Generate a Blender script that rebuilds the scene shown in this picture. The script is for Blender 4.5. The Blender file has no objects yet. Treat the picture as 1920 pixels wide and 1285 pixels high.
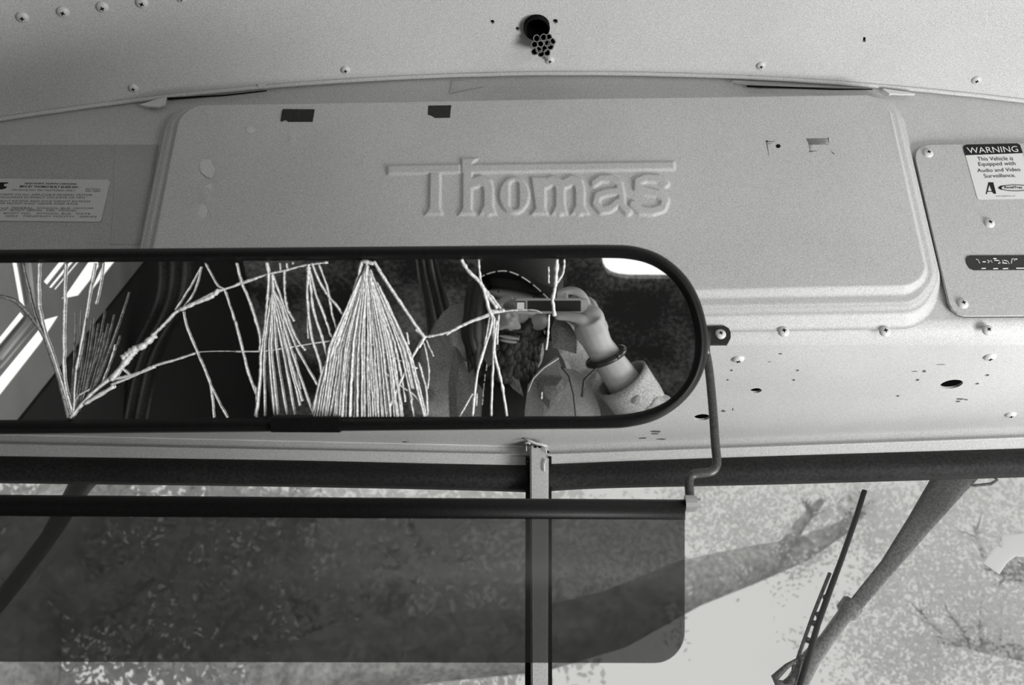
import bpy, bmesh, math, random
import numpy as np
from mathutils import Vector, Matrix, noise, geometry

random.seed(7)
sc = bpy.context.scene
col = sc.collection
V = Vector

# ------------------------------------------------------------------ camera, sky, lights, exposure
FPX = 1867.0
TH = math.radians(28)
CAM = V((0, 0, 1.45))
FWD = V((0, math.cos(TH), math.sin(TH)))
UPV = V((0, -math.sin(TH), math.cos(TH)))
RGT = V((1, 0, 0))

cd = bpy.data.cameras.new('camera')
cam = bpy.data.objects.new('camera', cd)
col.objects.link(cam)
cd.sensor_width = 36.0
cd.lens = FPX * 36 / 1920
cd.clip_start = 0.02
cam.location = CAM
cam.rotation_euler = (math.radians(90 + 28), 0, 0)
cd.dof.use_dof = True
cd.dof.focus_distance = 1.2
cd.dof.aperture_fstop = 9
sc.camera = cam

w = bpy.data.worlds.new('overcast_sky')
sc.world = w
w.use_nodes = True
w.node_tree.nodes['Background'].inputs[0].default_value = (1.0, 1.0, 0.965, 1)
w.node_tree.nodes['Background'].inputs[1].default_value = 1.25


def area(name, loc, target, sx, sy, power):
    l = bpy.data.lights.new(name, 'AREA')
    l.shape = 'RECTANGLE'
    l.size, l.size_y = sx, sy
    l.energy = power
    o = bpy.data.objects.new(name, l)
    col.objects.link(o)
    o.location = loc
    o.rotation_euler = (V(target) - V(loc)).to_track_quat('-Z', 'Y').to_euler()
    return o


# daylight entering by the entrance door and the side window on the right, and by the windshield, plus an added fill lamp
area('daylight_right_window', (1.08, 0.50, 1.10), (0.15, 0.95, 2.1), 0.40, 0.50, 21)
area('added_side_fill', (1.18, -0.45, 1.45), (0.1, 0.9, 2.1), 0.5, 0.5, 6)  # added fill lamp, put in to light the bulkhead from the right rear
area('daylight_windshield', (0.95, 1.60, 1.25), (0.4, 0.7, 2.2), 0.9, 0.6, 8)

sc.view_settings.view_transform = 'Standard'
sc.view_settings.look = 'None'
sc.view_settings.gamma = 1
sc.view_settings.use_curve_mapping = False
sc.view_settings.exposure = 0.0
sc.cycles.max_bounces = 10
sc.cycles.transparent_max_bounces = 16
sc.cycles.caustics_reflective = False
sc.cycles.caustics_refractive = False


# ------------------------------------------------------------------ geometry of sight
def ray(px, py):
    return FWD + RGT * ((px - 960) / FPX) + UPV * ((642.5 - py) / FPX)


def on(px, py, p0, n):
    d = ray(px, py)
    return CAM + d * ((V(p0) - CAM).dot(V(n)) / d.dot(V(n)))


YB = 0.94                      # bulkhead plane
NB = V((0, -1, 0))             # bulkhead normal, towards the cabin


def bulk(px, py, h=0.0):
    return on(px, py, (0, YB - h, 0), NB)


FOOT = (1022, 575)
NM = ray(*FOOT).normalized()   # mirror normal (pointing away from the camera)
PM = CAM + NM * 0.875
RN = (RGT - NM * RGT.dot(NM)).normalized()
UN = RN.cross(NM)


def onmir(px, py, h=0.0):
    return on(px, py, PM - NM * h, NM)


def refl(p):
    return p - NM * (2 * (p - PM).dot(NM))


def VM(px, py, s):             # real point whose mirror image stands at this distance
    d = ray(px, py)
    return refl(CAM + d * (s / d.dot(NM)))


def mirror_at(px, py, p0, n):  # where the sight line lands after the mirror
    d = ray(px, py)
    q = onmir(px, py)
    d2 = d - NM * (2 * d.dot(NM))
    return q + d2 * ((V(p0) - q).dot(V(n)) / d2.dot(V(n)))


def L(a, b, c):                # frame of the photographer: right, towards the mirror, up
    return CAM + RN * a + NM * b + UN * c


# ------------------------------------------------------------------ materials
def mat(name, g, rough=0.5, metal=0.0, grain=0.0, bump=0.0, scale=900, blotch=0.0, tint=(1, 1, .985), spec=0.5):
    m = bpy.data.materials.new(name)
    m.use_nodes = True
    nt = m.node_tree
    b = nt.nodes['Principled BSDF']
    b.inputs['Base Color'].default_value = (g * tint[0], g * tint[1], g * tint[2], 1)
    b.inputs['Roughness'].default_value = rough
    b.inputs['Metallic'].default_value = metal
    b.inputs['Specular IOR Level'].default_value = spec
    if grain or bump or blotch:
        geo = nt.nodes.new('ShaderNodeNewGeometry')
        no = nt.nodes.new('ShaderNodeTexNoise')
        no.inputs['Scale'].default_value = scale
        no.inputs['Detail'].default_value = 2
        mp = nt.nodes.new('ShaderNodeMapping')
        mp.inputs['Rotation'].default_value = (.53, .31, .77)
        nt.links.new(geo.outputs['Position'], mp.inputs['Vector'])
        nt.links.new(mp.outputs[0], no.inputs['Vector'])
        if grain or blotch:
            n2 = nt.nodes.new('ShaderNodeTexNoise')
            n2.inputs['Scale'].default_value = 9
            n2.inputs['Detail'].default_value = 5
            nt.links.new(geo.outputs['Position'], n2.inputs['Vector'])
            mr = nt.nodes.new('ShaderNodeMapRange')
            mr.inputs['From Min'].default_value = .3
            mr.inputs['From Max'].default_value = .7
            mr.inputs['To Min'].default_value = g * (1 - grain)
            mr.inputs['To Max'].default_value = g * (1 + grain)
            nt.links.new(no.outputs['Fac'], mr.inputs['Value'])
            m2 = nt.nodes.new('ShaderNodeMapRange')
            m2.inputs['From Min'].default_value = .3
            m2.inputs['From Max'].default_value = .7
            m2.inputs['To Min'].default_value = 1 - blotch
            m2.inputs['To Max'].default_value = 1 + blotch
            nt.links.new(n2.outputs['Fac'], m2.inputs['Value'])
            mu = nt.nodes.new('ShaderNodeMath')
            mu.operation = 'MULTIPLY'
            nt.links.new(mr.outputs[0], mu.inputs[0])
            nt.links.new(m2.outputs[0], mu.inputs[1])
            cb = nt.nodes.new('ShaderNodeCombineColor')
            for i in range(3):
                k = nt.nodes.new('ShaderNodeMath')
                k.operation = 'MULTIPLY'
                k.inputs[1].default_value = tint[i]
                nt.links.new(mu.outputs[0], k.inputs[0])
                nt.links.new(k.outputs[0], cb.inputs[i])
            nt.links.new(cb.outputs[0], b.inputs['Base Color'])
        if bump:
            bp = nt.nodes.new('ShaderNodeBump')
            bp.inputs['Strength'].default_value = bump
            bp.inputs['Distance'].default_value = 0.0006
            nt.links.new(no.outputs['Fac'], bp.inputs['Height'])
            nt.links.new(bp.outputs[0], b.inputs['Normal'])
    return m


M = {}
M['paint'] = mat('grey_paint', .47, .55, grain=.26, bump=.25, blotch=.05)
M['ceil'] = mat('grey_ceiling_paint', .53, .6, grain=.26, bump=.25, blotch=.04)
M['paint_dark'] = mat('older_grey_paint', .33, .6, grain=.18, bump=.25, blotch=.08)
M['plate'] = mat('plate_paint', .43, .5, grain=.26, bump=.2)
M['screw'] = mat('screw_paint', .56, .4, grain=.06)
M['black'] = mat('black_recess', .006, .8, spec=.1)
M['rubber'] = mat('black_rubber', .006, .45, grain=.4, bump=.2, scale=500, spec=.16)
M['gasket'] = mat('dusty_rubber', .012, .7, grain=.6, bump=.6, scale=260, blotch=.4, spec=.3)
M['tape'] = mat('black_tape', .02, .5, grain=.5, scale=500, spec=.3)
M['sticker'] = mat('sticker_vinyl', .66, .45, grain=.08)
M['old_label'] = mat('yellowed_label', .50, .5, grain=.10, blotch=.05)
M['ink'] = mat('black_ink', .012, .6, spec=.2)
M['faint_ink'] = mat('faded_ink', .13, .6, spec=.2)
M['caulk'] = mat('caulk', .62, .7, grain=.1, blotch=.15)
M['steel'] = mat('dark_steel', .07, .4, .4, grain=.3, scale=400)
M['zinc'] = mat('zinc', .45, .4, .6)
M['string'] = mat('pale_string', .80, .8, grain=.3, scale=500, bump=.6)
M['string_dim'] = mat('dim_string', .26, .8, grain=.5, scale=420, bump=.6)
M['nest'] = mat('nest_paper', .17, .9, grain=.35, scale=500, bump=.6)
M['scuff'] = mat('scuff', .10, .9, grain=.5, scale=500)
M['skin'] = mat('skin', .33, .5, grain=.05, scale=300, blotch=.08)
M['hair'] = mat('hair', .018, .6, grain=.5, scale=300)
M['denim'] = mat('denim', .30, .95, grain=.45, bump=.8, scale=450, blotch=.25, spec=.1)
M['shirt'] = mat('work_shirt', .40, .95, grain=.3, bump=.6, scale=500, blotch=.15, spec=.1)
M['dark_cloth'] = mat('dark_cloth', .022, .9, grain=.3, scale=300)
M['cap'] = mat('cap_cloth', .02, .9, grain=.4, scale=400)
M['stitch'] = mat('stitch', .8, .8)
M['grey_cloth'] = mat('grey_cloth', .30, .9, grain=.3, scale=200, blotch=.3)
M['silver'] = mat('silver_metal', .7, .3, .8)
M['camera_black'] = mat('camera_black', .015, .3)
M['pane_white'] = mat('window_lens', .8, .2)
M['wall_in'] = mat('side_wall_paint', .29, .6, grain=.15, blotch=.1)
M['floor'] = mat('floor_rubber', .05, .8, grain=.3)
M['bark'] = mat('bark', .46, .95, grain=.3, scale=30, blotch=.3)
M['wiper'] = mat('wiper_black', .02, .5, grain=.3)
M['wiper_arm'] = mat('wiper_arm_paint', .30, .6, grain=.45, scale=300, blotch=.2)
M['ground'] = mat('dry_ground', .45, .9, grain=.2, scale=6, blotch=.2)


def speckle_mat():
    m = mat('speckled_dark_panel', .03, .75)
    nt = m.node_tree
    b = nt.nodes['Principled BSDF']
    geo = nt.nodes.new('ShaderNodeNewGeometry')
    n1 = nt.nodes.new('ShaderNodeTexNoise')
    n1.inputs['Scale'].default_value = 60
    n1.inputs['Detail'].default_value = 8
    n1.inputs['Roughness'].default_value = .75
    nt.links.new(geo.outputs['Position'], n1.inputs['Vector'])
    n2 = nt.nodes.new('ShaderNodeTexNoise')
    n2.inputs['Scale'].default_value = 4
    n2.inputs['Detail'].default_value = 3
    nt.links.new(geo.outputs['Position'], n2.inputs['Vector'])
    mx = nt.nodes.new('ShaderNodeMath')
    mx.operation = 'MULTIPLY'
    nt.links.new(n1.outputs['Fac'], mx.inputs[0])
    nt.links.new(n2.outputs['Fac'], mx.inputs[1])
    r = nt.nodes.new('ShaderNodeValToRGB')
    r.color_ramp.elements[0].position = .20
    r.color_ramp.elements[0].color = (.035, .035, .035, 1)
    r.color_ramp.elements[1].position = .42
    r.color_ramp.elements[1].color = (.50, .50, .50, 1)
    nt.links.new(mx.outputs[0], r.inputs[0])
    nt.links.new(r.outputs[0], b.inputs['Base Color'])
    return m


M['speckle'] = speckle_mat()


def glass_mat(name, tint, dust, gloss, dust_g=.8, rough=.02):
    m = bpy.data.materials.new(name)
    m.use_nodes = True
    nt = m.node_tree
    nt.nodes.clear()
    out = nt.nodes.new('ShaderNodeOutputMaterial')
    tr = nt.nodes.new('ShaderNodeBsdfTransparent')
    tr.inputs[0].default_value = (tint, tint, tint, 1)
    tl = nt.nodes.new('ShaderNodeBsdfTranslucent')
    tl.inputs[0].default_value = (dust_g, dust_g, dust_g, 1)
    gl = nt.nodes.new('ShaderNodeBsdfGlossy')
    gl.inputs['Roughness'].default_value = rough
    gl.inputs[0].default_value = (1, 1, 1, 1)
    m1 = nt.nodes.new('ShaderNodeMixShader')
    m1.inputs[0].default_value = dust
    nt.links.new(tr.outputs[0], m1.inputs[1])
    nt.links.new(tl.outputs[0], m1.inputs[2])
    m2 = nt.nodes.new('ShaderNodeMixShader')
    m2.inputs[0].default_value = gloss
    nt.links.new(m1.outputs[0], m2.inputs[1])
    nt.links.new(gl.outputs[0], m2.inputs[2])
    nt.links.new(m2.outputs[0], out.inputs[0])
    return m


M['windshield'] = glass_mat('dusty_tinted_glass', .70, .03, .0)
M['visor'] = glass_mat('smoked_acrylic', .40, .03, .028, rough=.08)


def mirror_mat():
    m = bpy.data.materials.new('mirror_silver')
    m.use_nodes = True
    b = m.node_tree.nodes['Principled BSDF']
    b.inputs['Base Color'].default_value = (.86, .86, .86, 1)
    b.inputs['Metallic'].default_value = 1
    b.inputs['Roughness'].default_value = .0
    return m


M['mirror'] = mirror_mat()


def leaf_mat(name, g):
    m = bpy.data.materials.new(name)
    m.use_nodes = True
    nt = m.node_tree
    nt.nodes.clear()
    out = nt.nodes.new('ShaderNodeOutputMaterial')
    d = nt.nodes.new('ShaderNodeBsdfDiffuse')
    t = nt.nodes.new('ShaderNodeBsdfTranslucent')
    d.inputs[0].default_value = (g, g, g, 1)
    t.inputs[0].default_value = (g, g, g, 1)
    mx = nt.nodes.new('ShaderNodeMixShader')
    mx.inputs[0].default_value = .5
    nt.links.new(d.outputs[0], mx.inputs[1])
    nt.links.new(t.outputs[0], mx.inputs[2])
    nt.links.new(mx.outputs[0], out.inputs[0])
    return m


M['leaf'] = leaf_mat('leaf', .90)
M['leaf_shaded'] = leaf_mat('shaded_leaf', .62)  # leaf copy darkened in colour to imitate the visor's dim left end
M['thin_paper'] = leaf_mat('thin_paper', .97)
M['thin_paper'].node_tree.nodes['Mix Shader'].inputs[0].default_value = .88


# ------------------------------------------------------------------ object helpers
def link(name, me, m=None, parent=None, smooth=False, center=True):
    if center and len(me.vertices):
        co = np.empty(len(me.vertices) * 3)
        me.vertices.foreach_get('co', co)
        co = co.reshape(-1, 3)
        c = (co.min(0) + co.max(0)) / 2
        co -= c
        me.vertices.foreach_set('co', co.ravel())
        loc = V(c)
    else:
        loc = V((0, 0, 0))
    o = bpy.data.objects.new(name, me)
    col.objects.link(o)
    o.location = loc
    if m is not None:
        for k in (m if isinstance(m, (list, tuple)) else [m]):
            me.materials.append(k)
    if smooth:
        me.polygons.foreach_set('use_smooth', [True] * len(me.polygons))
    if parent is not None:
        o.parent = parent
        pw = Matrix.Translation(parent_world(parent))
        o.matrix_parent_inverse = pw.inverted()
    me.update()
    return o


def parent_world(p):
    l = V(p.location)
    if p.parent is not None:
        # matrix_parent_inverse removes the parent's offset, so location is already in world space
        return l
    return l


def tag(o, label=None, cat=None, group=None, kind=None):
    if label: o['label'] = label
    if cat: o['category'] = cat
    if group: o['group'] = group
    if kind: o['kind'] = kind
    return o


def empty(name, loc, label, cat, group=None):
    o = bpy.data.objects.new(name, None)
    col.objects.link(o)
    o.location = loc
    o.empty_display_size = .05
    tag(o, label, cat, group)
    return o


def bm_me(bm):
    bmesh.ops.recalc_face_normals(bm, faces=bm.faces)
    me = bpy.data.meshes.new('m')
    bm.to_mesh(me)
    bm.free()
    return me


def add_poly_prism(bm, pts, off):
    """pts: world points (front face); off: vector to the back face"""
    f = [bm.verts.new(p) for p in pts]
    b = [bm.verts.new(V(p) + off) for p in pts]
    n = len(pts)
    bm.faces.new(f)
    bm.faces.new(b[::-1])
    for i in range(n):
        j = (i + 1) % n
        bm.faces.new([f[j], f[i], b[i], b[j]])


def prism(name, pts, off, m, parent=None):
    bm = bmesh.new()
    add_poly_prism(bm, pts, off)
    return link(name, bm_me(bm), m, parent)


def hole_slab(name, outer, holes, off, m, parent=None):
    """flat slab with holes; points are 3-D and coplanar"""
    tris = geometry.tessellate_polygon([[V(p) for p in outer]] + [[V(p) for p in h] for h in holes])
    allp = list(outer) + [p for h in holes for p in h]
    bm = bmesh.new()
    f = [bm.verts.new(p) for p in allp]
    b = [bm.verts.new(V(p) + off) for p in allp]
    for t in tris:
        try:
            bm.faces.new([f[i] for i in t])
            bm.faces.new([b[i] for i in t][::-1])
        except ValueError:
            pass
    k = 0
    for loop in [outer] + holes:
        n = len(loop)
        for i in range(n):
            j = (i + 1) % n
            bm.faces.new([f[k + i], f[k + j], b[k + j], b[k + i]])
        k += n
    return link(name, bm_me(bm), m, parent)


def catmull(pts, n=6, closed=False):
    out = []
    P = [V(p) for p in pts]
    N = len(P)
    rng = range(N) if closed else range(N - 1)
    for i in rng:
        if closed:
            p0, p1, p2, p3 = P[(i - 1) % N], P[i], P[(i + 1) % N], P[(i + 2) % N]
        else:
            p0, p1, p2, p3 = P[max(i - 1, 0)], P[i], P[i + 1], P[min(i + 2, N - 1)]
        for k in range(n):
            t = k / n
            out.append(.5 * ((2 * p1) + (p2 - p0) * t + (2 * p0 - 5 * p1 + 4 * p2 - p3) * t * t + (3 * p1 - p0 - 3 * p2 + p3) * t ** 3))
    if not closed:
        out.append(P[-1])
    return out


def add_tube(bm, pts, radii, seg=6, squash=None, ax=None):
    pts = [V(p) for p in pts]
    if not hasattr(radii, '__len__'):
        radii = [radii] * len(pts)
    rings = []
    ref = None
    for i, p in enumerate(pts):
        t = (pts[min(i + 1, len(pts) - 1)] - pts[max(i - 1, 0)])
        if t.length < 1e-9:
            t = V((0, 0, 1))
        t.normalize()
        if ax is not None:
            u = (ax - t * ax.dot(t)).normalized()
        elif ref is None:
            u = t.orthogonal().normalized()
        else:
            u = (ref - t * ref.dot(t)).normalized()
        ref = u
        v = t.cross(u)
        sq = squash or 1
        rings.append([bm.verts.new(p + u * (math.cos(a) * radii[i] * sq) + v * (math.sin(a) * radii[i]))
                      for a in [2 * math.pi * k / seg for k in range(seg)]])
    for i in range(len(rings) - 1):
        for k in range(seg):
            j = (k + 1) % seg
            bm.faces.new([rings[i][k], rings[i][j], rings[i + 1][j], rings[i + 1][k]])
    bm.faces.new(rings[0][::-1])
    bm.faces.new(rings[-1])


def tube(name, pts, r, m, parent=None, seg=8, **k):
    bm = bmesh.new()
    add_tube(bm, pts, r, seg, **k)
    return link(name, bm_me(bm), m, parent, smooth=True)


def add_ellipsoid(bm, c, r, axes=None, seg=20, rings=12):
    axes = axes or (V((1, 0, 0)), V((0, 1, 0)), V((0, 0, 1)))
    g = bmesh.ops.create_uvsphere(bm, u_segments=seg, v_segments=rings, radius=1)
    for v in g['verts']:
        q = v.co.copy()
        v.co = V(c) + axes[0] * (q.x * r[0]) + axes[1] * (q.y * r[1]) + axes[2] * (q.z * r[2])


def add_box(bm, c, half, axes=None):
    axes = axes or (V((1, 0, 0)), V((0, 1, 0)), V((0, 0, 1)))
    vs = []
    for x in (-1, 1):
        for y in (-1, 1):
            for z in (-1, 1):
                vs.append(bm.verts.new(V(c) + axes[0] * x * half[0] + axes[1] * y * half[1] + axes[2] * z * half[2]))
    for q in ((0, 1, 3, 2), (4, 6, 7, 5), (0, 4, 5, 1), (2, 3, 7, 6), (0, 2, 6, 4), (1, 5, 7, 3)):
        bm.faces.new([vs[i] for i in q])


def box(name, c, half, m, parent=None, axes=None, bevel=0.0):
    bm = bmesh.new()
    add_box(bm, c, half, axes)
    if bevel:
        bmesh.ops.bevel(bm, geom=bm.edges[:], offset=bevel, segments=2, affect='EDGES')
    return link(name, bm_me(bm), m, parent)


def evaluate(o):
    dg = bpy.context.evaluated_depsgraph_get()
    dg.update()
    me = bpy.data.meshes.new_from_object(o.evaluated_get(dg))
    return me


def boolean_cut(me, cutters_bm, m):
    """cut real holes in a sheet mesh and return the result; the cutter is deleted"""
    a = bpy.data.objects.new('sheet', me)
    col.objects.link(a)
    cm = bm_me(cutters_bm)
    b = bpy.data.objects.new('cutter', cm)
    col.objects.link(b)
    md = a.modifiers.new('b', 'BOOLEAN')
    md.object = b
    md.operation = 'DIFFERENCE'
    md.solver = 'EXACT'
    res = evaluate(a)
    bpy.data.objects.remove(a)
    bpy.data.objects.remove(b)
    return res


def remeshed(name, bm, vox, m, parent=None, smooth_it=6, fold=0.0):
    o = bpy.data.objects.new('tmp', bm_me(bm))
    col.objects.link(o)
    md = o.modifiers.new('r', 'REMESH')
    md.mode = 'VOXEL'
    md.voxel_size = vox
    s = o.modifiers.new('s', 'SMOOTH')
    s.iterations = smooth_it
    s.factor = .5
    me = evaluate(o)
    bpy.data.objects.remove(o)
    me.materials.clear()
    if fold:
        nrm = [v.normal.copy() for v in me.vertices]
        for v, vn in zip(me.vertices, nrm):
            c = v.co
            f = noise.noise(V((c.x * 14 + 3, c.y * 14, c.z * 8))) + .6 * noise.noise(V((c.x * 38, c.y * 38, c.z * 26 + 4)))
            ridge = 1 - abs(noise.noise(V((c.x * 9, c.y * 9 + 7, c.z * 16)))) * 3
            v.co = c + vn * (f * fold + max(0, ridge) ** 2 * fold * 1.2)
    return link(name, me, m, parent, smooth=True)


def sstep(a, b, x):
    t = np.clip((x - a) / (b - a), 0, 1)
    return t * t * (3 - 2 * t)


# ------------------------------------------------------------------ text printed in a pixel quad of a surface
def text_print(name, body, quad, surf, m, parent=None, bold=0.0, shear=0.0, ext=0.00015, align='CENTER', spacing=1.0):
    """quad: TL, TR, BR, BL in the picture; surf(px,py) -> point on the surface"""
    cu = bpy.data.curves.new('t', 'FONT')
    cu.body = body
    cu.align_x = align
    cu.space_line = spacing
    cu.offset = bold
    cu.resolution_u = 3
    cu.shear = shear
    o = bpy.data.objects.new('t', cu)
    col.objects.link(o)
    me = evaluate(o)
    bpy.data.objects.remove(o)
    co = np.empty(len(me.vertices) * 3)
    me.vertices.foreach_get('co', co)
    co = co.reshape(-1, 3)
    lo, hi = co.min(0), co.max(0)
    new = []
    tl, tr, br, bl = [np.array(q, float) for q in quad]
    for p in co:
        u = (p[0] - lo[0]) / (hi[0] - lo[0])
        v = 1 - (p[1] - lo[1]) / (hi[1] - lo[1])
        q = (tl * (1 - u) + tr * u) * (1 - v) + (bl * (1 - u) + br * u) * v
        new.append(surf(q[0], q[1]))
    me.vertices.foreach_set('co', np.array(new, float).ravel())
    me.materials.clear()
    return link(name, me, m, parent)


# ================================================================== SETTING
# ---- ceiling: arched roof lining that slopes down to the front bulkhead
def zceil_front(x):
    return CAM.z + .877 - .150 * x * x + .024 * x


CSL = math.tan(math.radians(10))


def zceil(x, y):
    return zceil_front(x) + (YB - y) * CSL if y > -.2 else zceil_front(x) + (YB + .2) * CSL


def ceil_hit(px, py, h=0.0):
    d = ray(px, py)
    t = 1.0
    for _ in range(30):
        p = CAM + d * t
        g = p.z - (zceil(p.x, p.y) - h)
        t -= g / (d.z + d.y * CSL + .3 * p.x * d.x) * .9
    return CAM + d * t


def ceil_normal(p):
    return V((-.3 * p.x + .024, -CSL, -1)).normalized() * 1.0


def ceil_n(p):
    # downward normal
    dzdx = -.3 * p.x + .024
    dzdy = -CSL
    return V((dzdx, dzdy, -1)).normalized()


bm = bmesh.new()
NX, NY = 60, 12
ys = [YB + .004 - (YB + 2.0) * (j / NY) for j in range(NY + 1)]
top = {}
for lay, dz in ((0, 0), (1, .004)):
    for i in range(NX + 1):
        x = -1.3 + 2.6 * i / NX
        for j, y in enumerate(ys):
            top[lay, i, j] = bm.verts.new((x, y, zceil(x, y) + dz))
for i in range(NX):
    for j in range(NY):
        bm.faces.new([top[0, i, j], top[0, i, j + 1], top[0, i + 1, j + 1], top[0, i + 1, j]])
        bm.faces.new([top[1, i, j], top[1, i + 1, j], top[1, i + 1, j + 1], top[1, i, j + 1]])
for i in range(NX):
    for j in (0, NY):
        bm.faces.new([top[0, i, j], top[0, i + 1, j], top[1, i + 1, j], top[1, i, j]])
for j in range(NY):
    for i in (0, NX):
        bm.faces.new([top[0, i, j], top[0, i, j + 1], top[1, i, j + 1], top[1, i, j]])


def add_cyl(bm, p, n, r, depth, seg=20, ex=1.0, axis=None):
    n = V(n).normalized()
    u = axis.normalized() if axis else n.orthogonal().normalized()
    u = (u - n * u.dot(n)).normalized()
    v = n.cross(u)
    a = [bm.verts.new(p + n * depth + u * math.cos(t) * r * ex + v * math.sin(t) * r) for t in [2 * math.pi * k / seg for k in range(seg)]]
    b = [bm.verts.new(p - n * depth + u * math.cos(t) * r * ex + v * math.sin(t) * r) for t in [2 * math.pi * k / seg for k in range(seg)]]
    bm.faces.new(a)
    bm.faces.new(b[::-1])
    for k in range(seg):
        j = (k + 1) % seg
        bm.faces.new([a[j], a[k], b[k], b[j]])


cut = bmesh.new()
for px, py, r in ((1007, 48, .0150), (923, 41, .0027), (970, 54, .0025), (1041, 40, .0031)):
    p = ceil_hit(px, py)
    add_cyl(cut, p, ceil_n(p), r, .012)
# little torn slit on the right
sp = [ceil_hit(x, y) for x, y in ((1619, 69), (1623, 70), (1623, 79), (1617, 79))]
nn = ceil_n(sp[0])
add_poly_prism(cut, [p + nn * .01 for p in sp], nn * -.02)
cme = boolean_cut(bm_me(bm), cut, None)
cme.materials.clear()
ceiling = tag(link('ceiling', cme, M['ceil']), kind='structure')
def smooth_by(me, fn, test):
    me.polygons.foreach_set('use_smooth', [test(p) for p in me.polygons])
    nl = [None] * len(me.loops)
    for p in me.polygons:
        for li in p.loop_indices:
            nl[li] = fn(me.vertices[me.loops[li].vertex_index].co) if test(p) else p.normal.copy()
            if nl[li].dot(p.normal) < 0: nl[li] = -nl[li]
    me.normals_split_custom_set([tuple(v) for v in nl])


smooth_by(cme, lambda c: ceil_n(c + ceiling.location), lambda p: abs(p.normal.z) > .6)
# outer roof skin above the lining keeps the cavity behind the holes dark
roof = bmesh.new()
for i in range(12):
    x0, x1 = -1.3 + 2.6 * i / 12, -1.3 + 2.6 * (i + 1) / 12
    add_poly_prism(roof, [V((x0, -1.06, zceil(x0, -.2) + .06)), V((x1, -1.06, zceil(x1, -.2) + .06)),
                          V((x1, 1.5, zceil(x1, -.2) + .06)), V((x0, 1.5, zceil(x0, -.2) + .06))], V((0, 0, .01)))
tag(link('roof_skin', bm_me(roof), M['black']), kind='structure')

# ---- screws (one mesh, shared)
def make_screw():
    bm = bmesh.new()
    prof = [(0.0, .0034), (.0022, .0033), (.0042, .0027), (.0056, .0016), (.0062, .0004), (.0062, -.0006)]
    seg = 18
    rings = []
    for r, z in prof[1:]:
        rings.append([bm.verts.new((r * math.cos(2 * math.pi * k / seg), r * math.sin(2 * math.pi * k / seg), z)) for k in range(seg)])
    for i in range(len(rings) - 1):
        for k in range(seg):
            j = (k + 1) % seg
            bm.faces.new([rings[i][k], rings[i][j], rings[i + 1][j], rings[i + 1][k]])
    bm.faces.new(rings[0])
    bm.faces.new(rings[-1][::-1])
    for f in bm.faces:
        f.smooth = True
    k0 = len(bm.faces)
    for ang in (0, math.pi / 2):
        ax = (V((math.cos(ang), math.sin(ang), 0)), V((-math.sin(ang), math.cos(ang), 0)), V((0, 0, 1)))
        add_box(bm, (0, 0, .0029), (.0022, .0006, .0007), ax)
    bm.faces.ensure_lookup_table()
    for f in bm.faces[k0:]:
        f.material_index = 1
    bmesh.ops.recalc_face_normals(bm, faces=bm.faces)
    me = bpy.data.meshes.new('screw')
    bm.to_mesh(me)
    bm.free()
    me.materials.append(M['screw'])
    me.materials.append(M['black'])
    return me


SCREW = make_screw()


def screw(p, n, parent, spin=None, scale=1.0):
    o = bpy.data.objects.new('screw', SCREW)
    col.objects.link(o)
    q = V(n).to_track_quat('Z', 'Y')
    o.rotation_euler = (q.to_matrix() @ Matrix.Rotation(random.random() * 1.5 if spin is None else spin, 3, 'Z')).to_euler()
    o.location = p
    o.scale = (scale,) * 3
    if parent is not None:
        o.parent = parent
        o.matrix_parent_inverse = Matrix.Translation(parent_world(parent)).inverted()
    return o


for px, py in ((42, 32), (118, 22), (192, 13), (266, 5), (250, 165), (648, 131), (1427, 123), (1831, 150), (1031, 113), (340, -4)):
    p = ceil_hit(px, py)
    screw(p, ceil_n(p), ceiling, scale=1.12 if px < 300 and py < 60 else .95)

# lamp socket rim in the ceiling
p0 = ceil_hit(1006, 48)
n0 = ceil_n(p0)
bm = bmesh.new()
seg = 28
u0 = V((1, 0, 0))
u0 = (u0 - n0 * u0.dot(n0)).normalized()
v0 = n0.cross(u0)
prof = [(.0152, -.002), (.0158, .006), (.0150, .0085), (.0135, .0075), (.0128, .0), (.0120, -.02), (.004, -.022)]
rings = [[bm.verts.new(p0 + n0 * h + u0 * math.cos(2 * math.pi * k / seg) * r + v0 * math.sin(2 * math.pi * k / seg) * r) for k in range(seg)] for r, h in prof]
for i in range(len(rings) - 1):
    for k in range(seg):
        j = (k + 1) % seg
        bm.faces.new([rings[i][k], rings[i][j], rings[i + 1][j], rings[i + 1][k]])
bm.faces.new(rings[-1])
me = bm_me(bm)
tag(link('socket', me, M['black'], smooth=True), 'round black empty socket in the ceiling above the raised cover', 'socket')

# ---- front bulkhead, with its rounded turn into the header underside
ZU = bulk(960, 628).z
PC = on(1007, 838, (0, 0, ZU), (0, 0, 1))    # point of the V
PLf = on(0, 815, (0, 0, ZU), (0, 0, 1))
PRf = on(1920, 803, (0, 0, ZU), (0, 0, 1))


def yfront(x):
    if x < PC.x:
        return PC.y + (PLf.y - PC.y) * (PC.x - x) / (PC.x - PLf.x)
    return PC.y + (PRf.y - PC.y) * (x - PC.x) / (PRf.x - PC.x)


def profile(x):
    """points (y,z) of the lining, from the top of the bulkhead to the glass"""
    out = [(YB, zceil_front(x) + .03), (YB, ZU + .10), (YB, ZU + .028)]
    R = .026
    for k in range(1, 8):
        a = math.pi / 2 * k / 8
        out.append((YB + R - R * math.cos(a), ZU + R - R * math.sin(a)))
    out += [(YB + R, ZU), (YB + .12, ZU), (yfront(x) + .012, ZU)]
    return out


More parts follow.
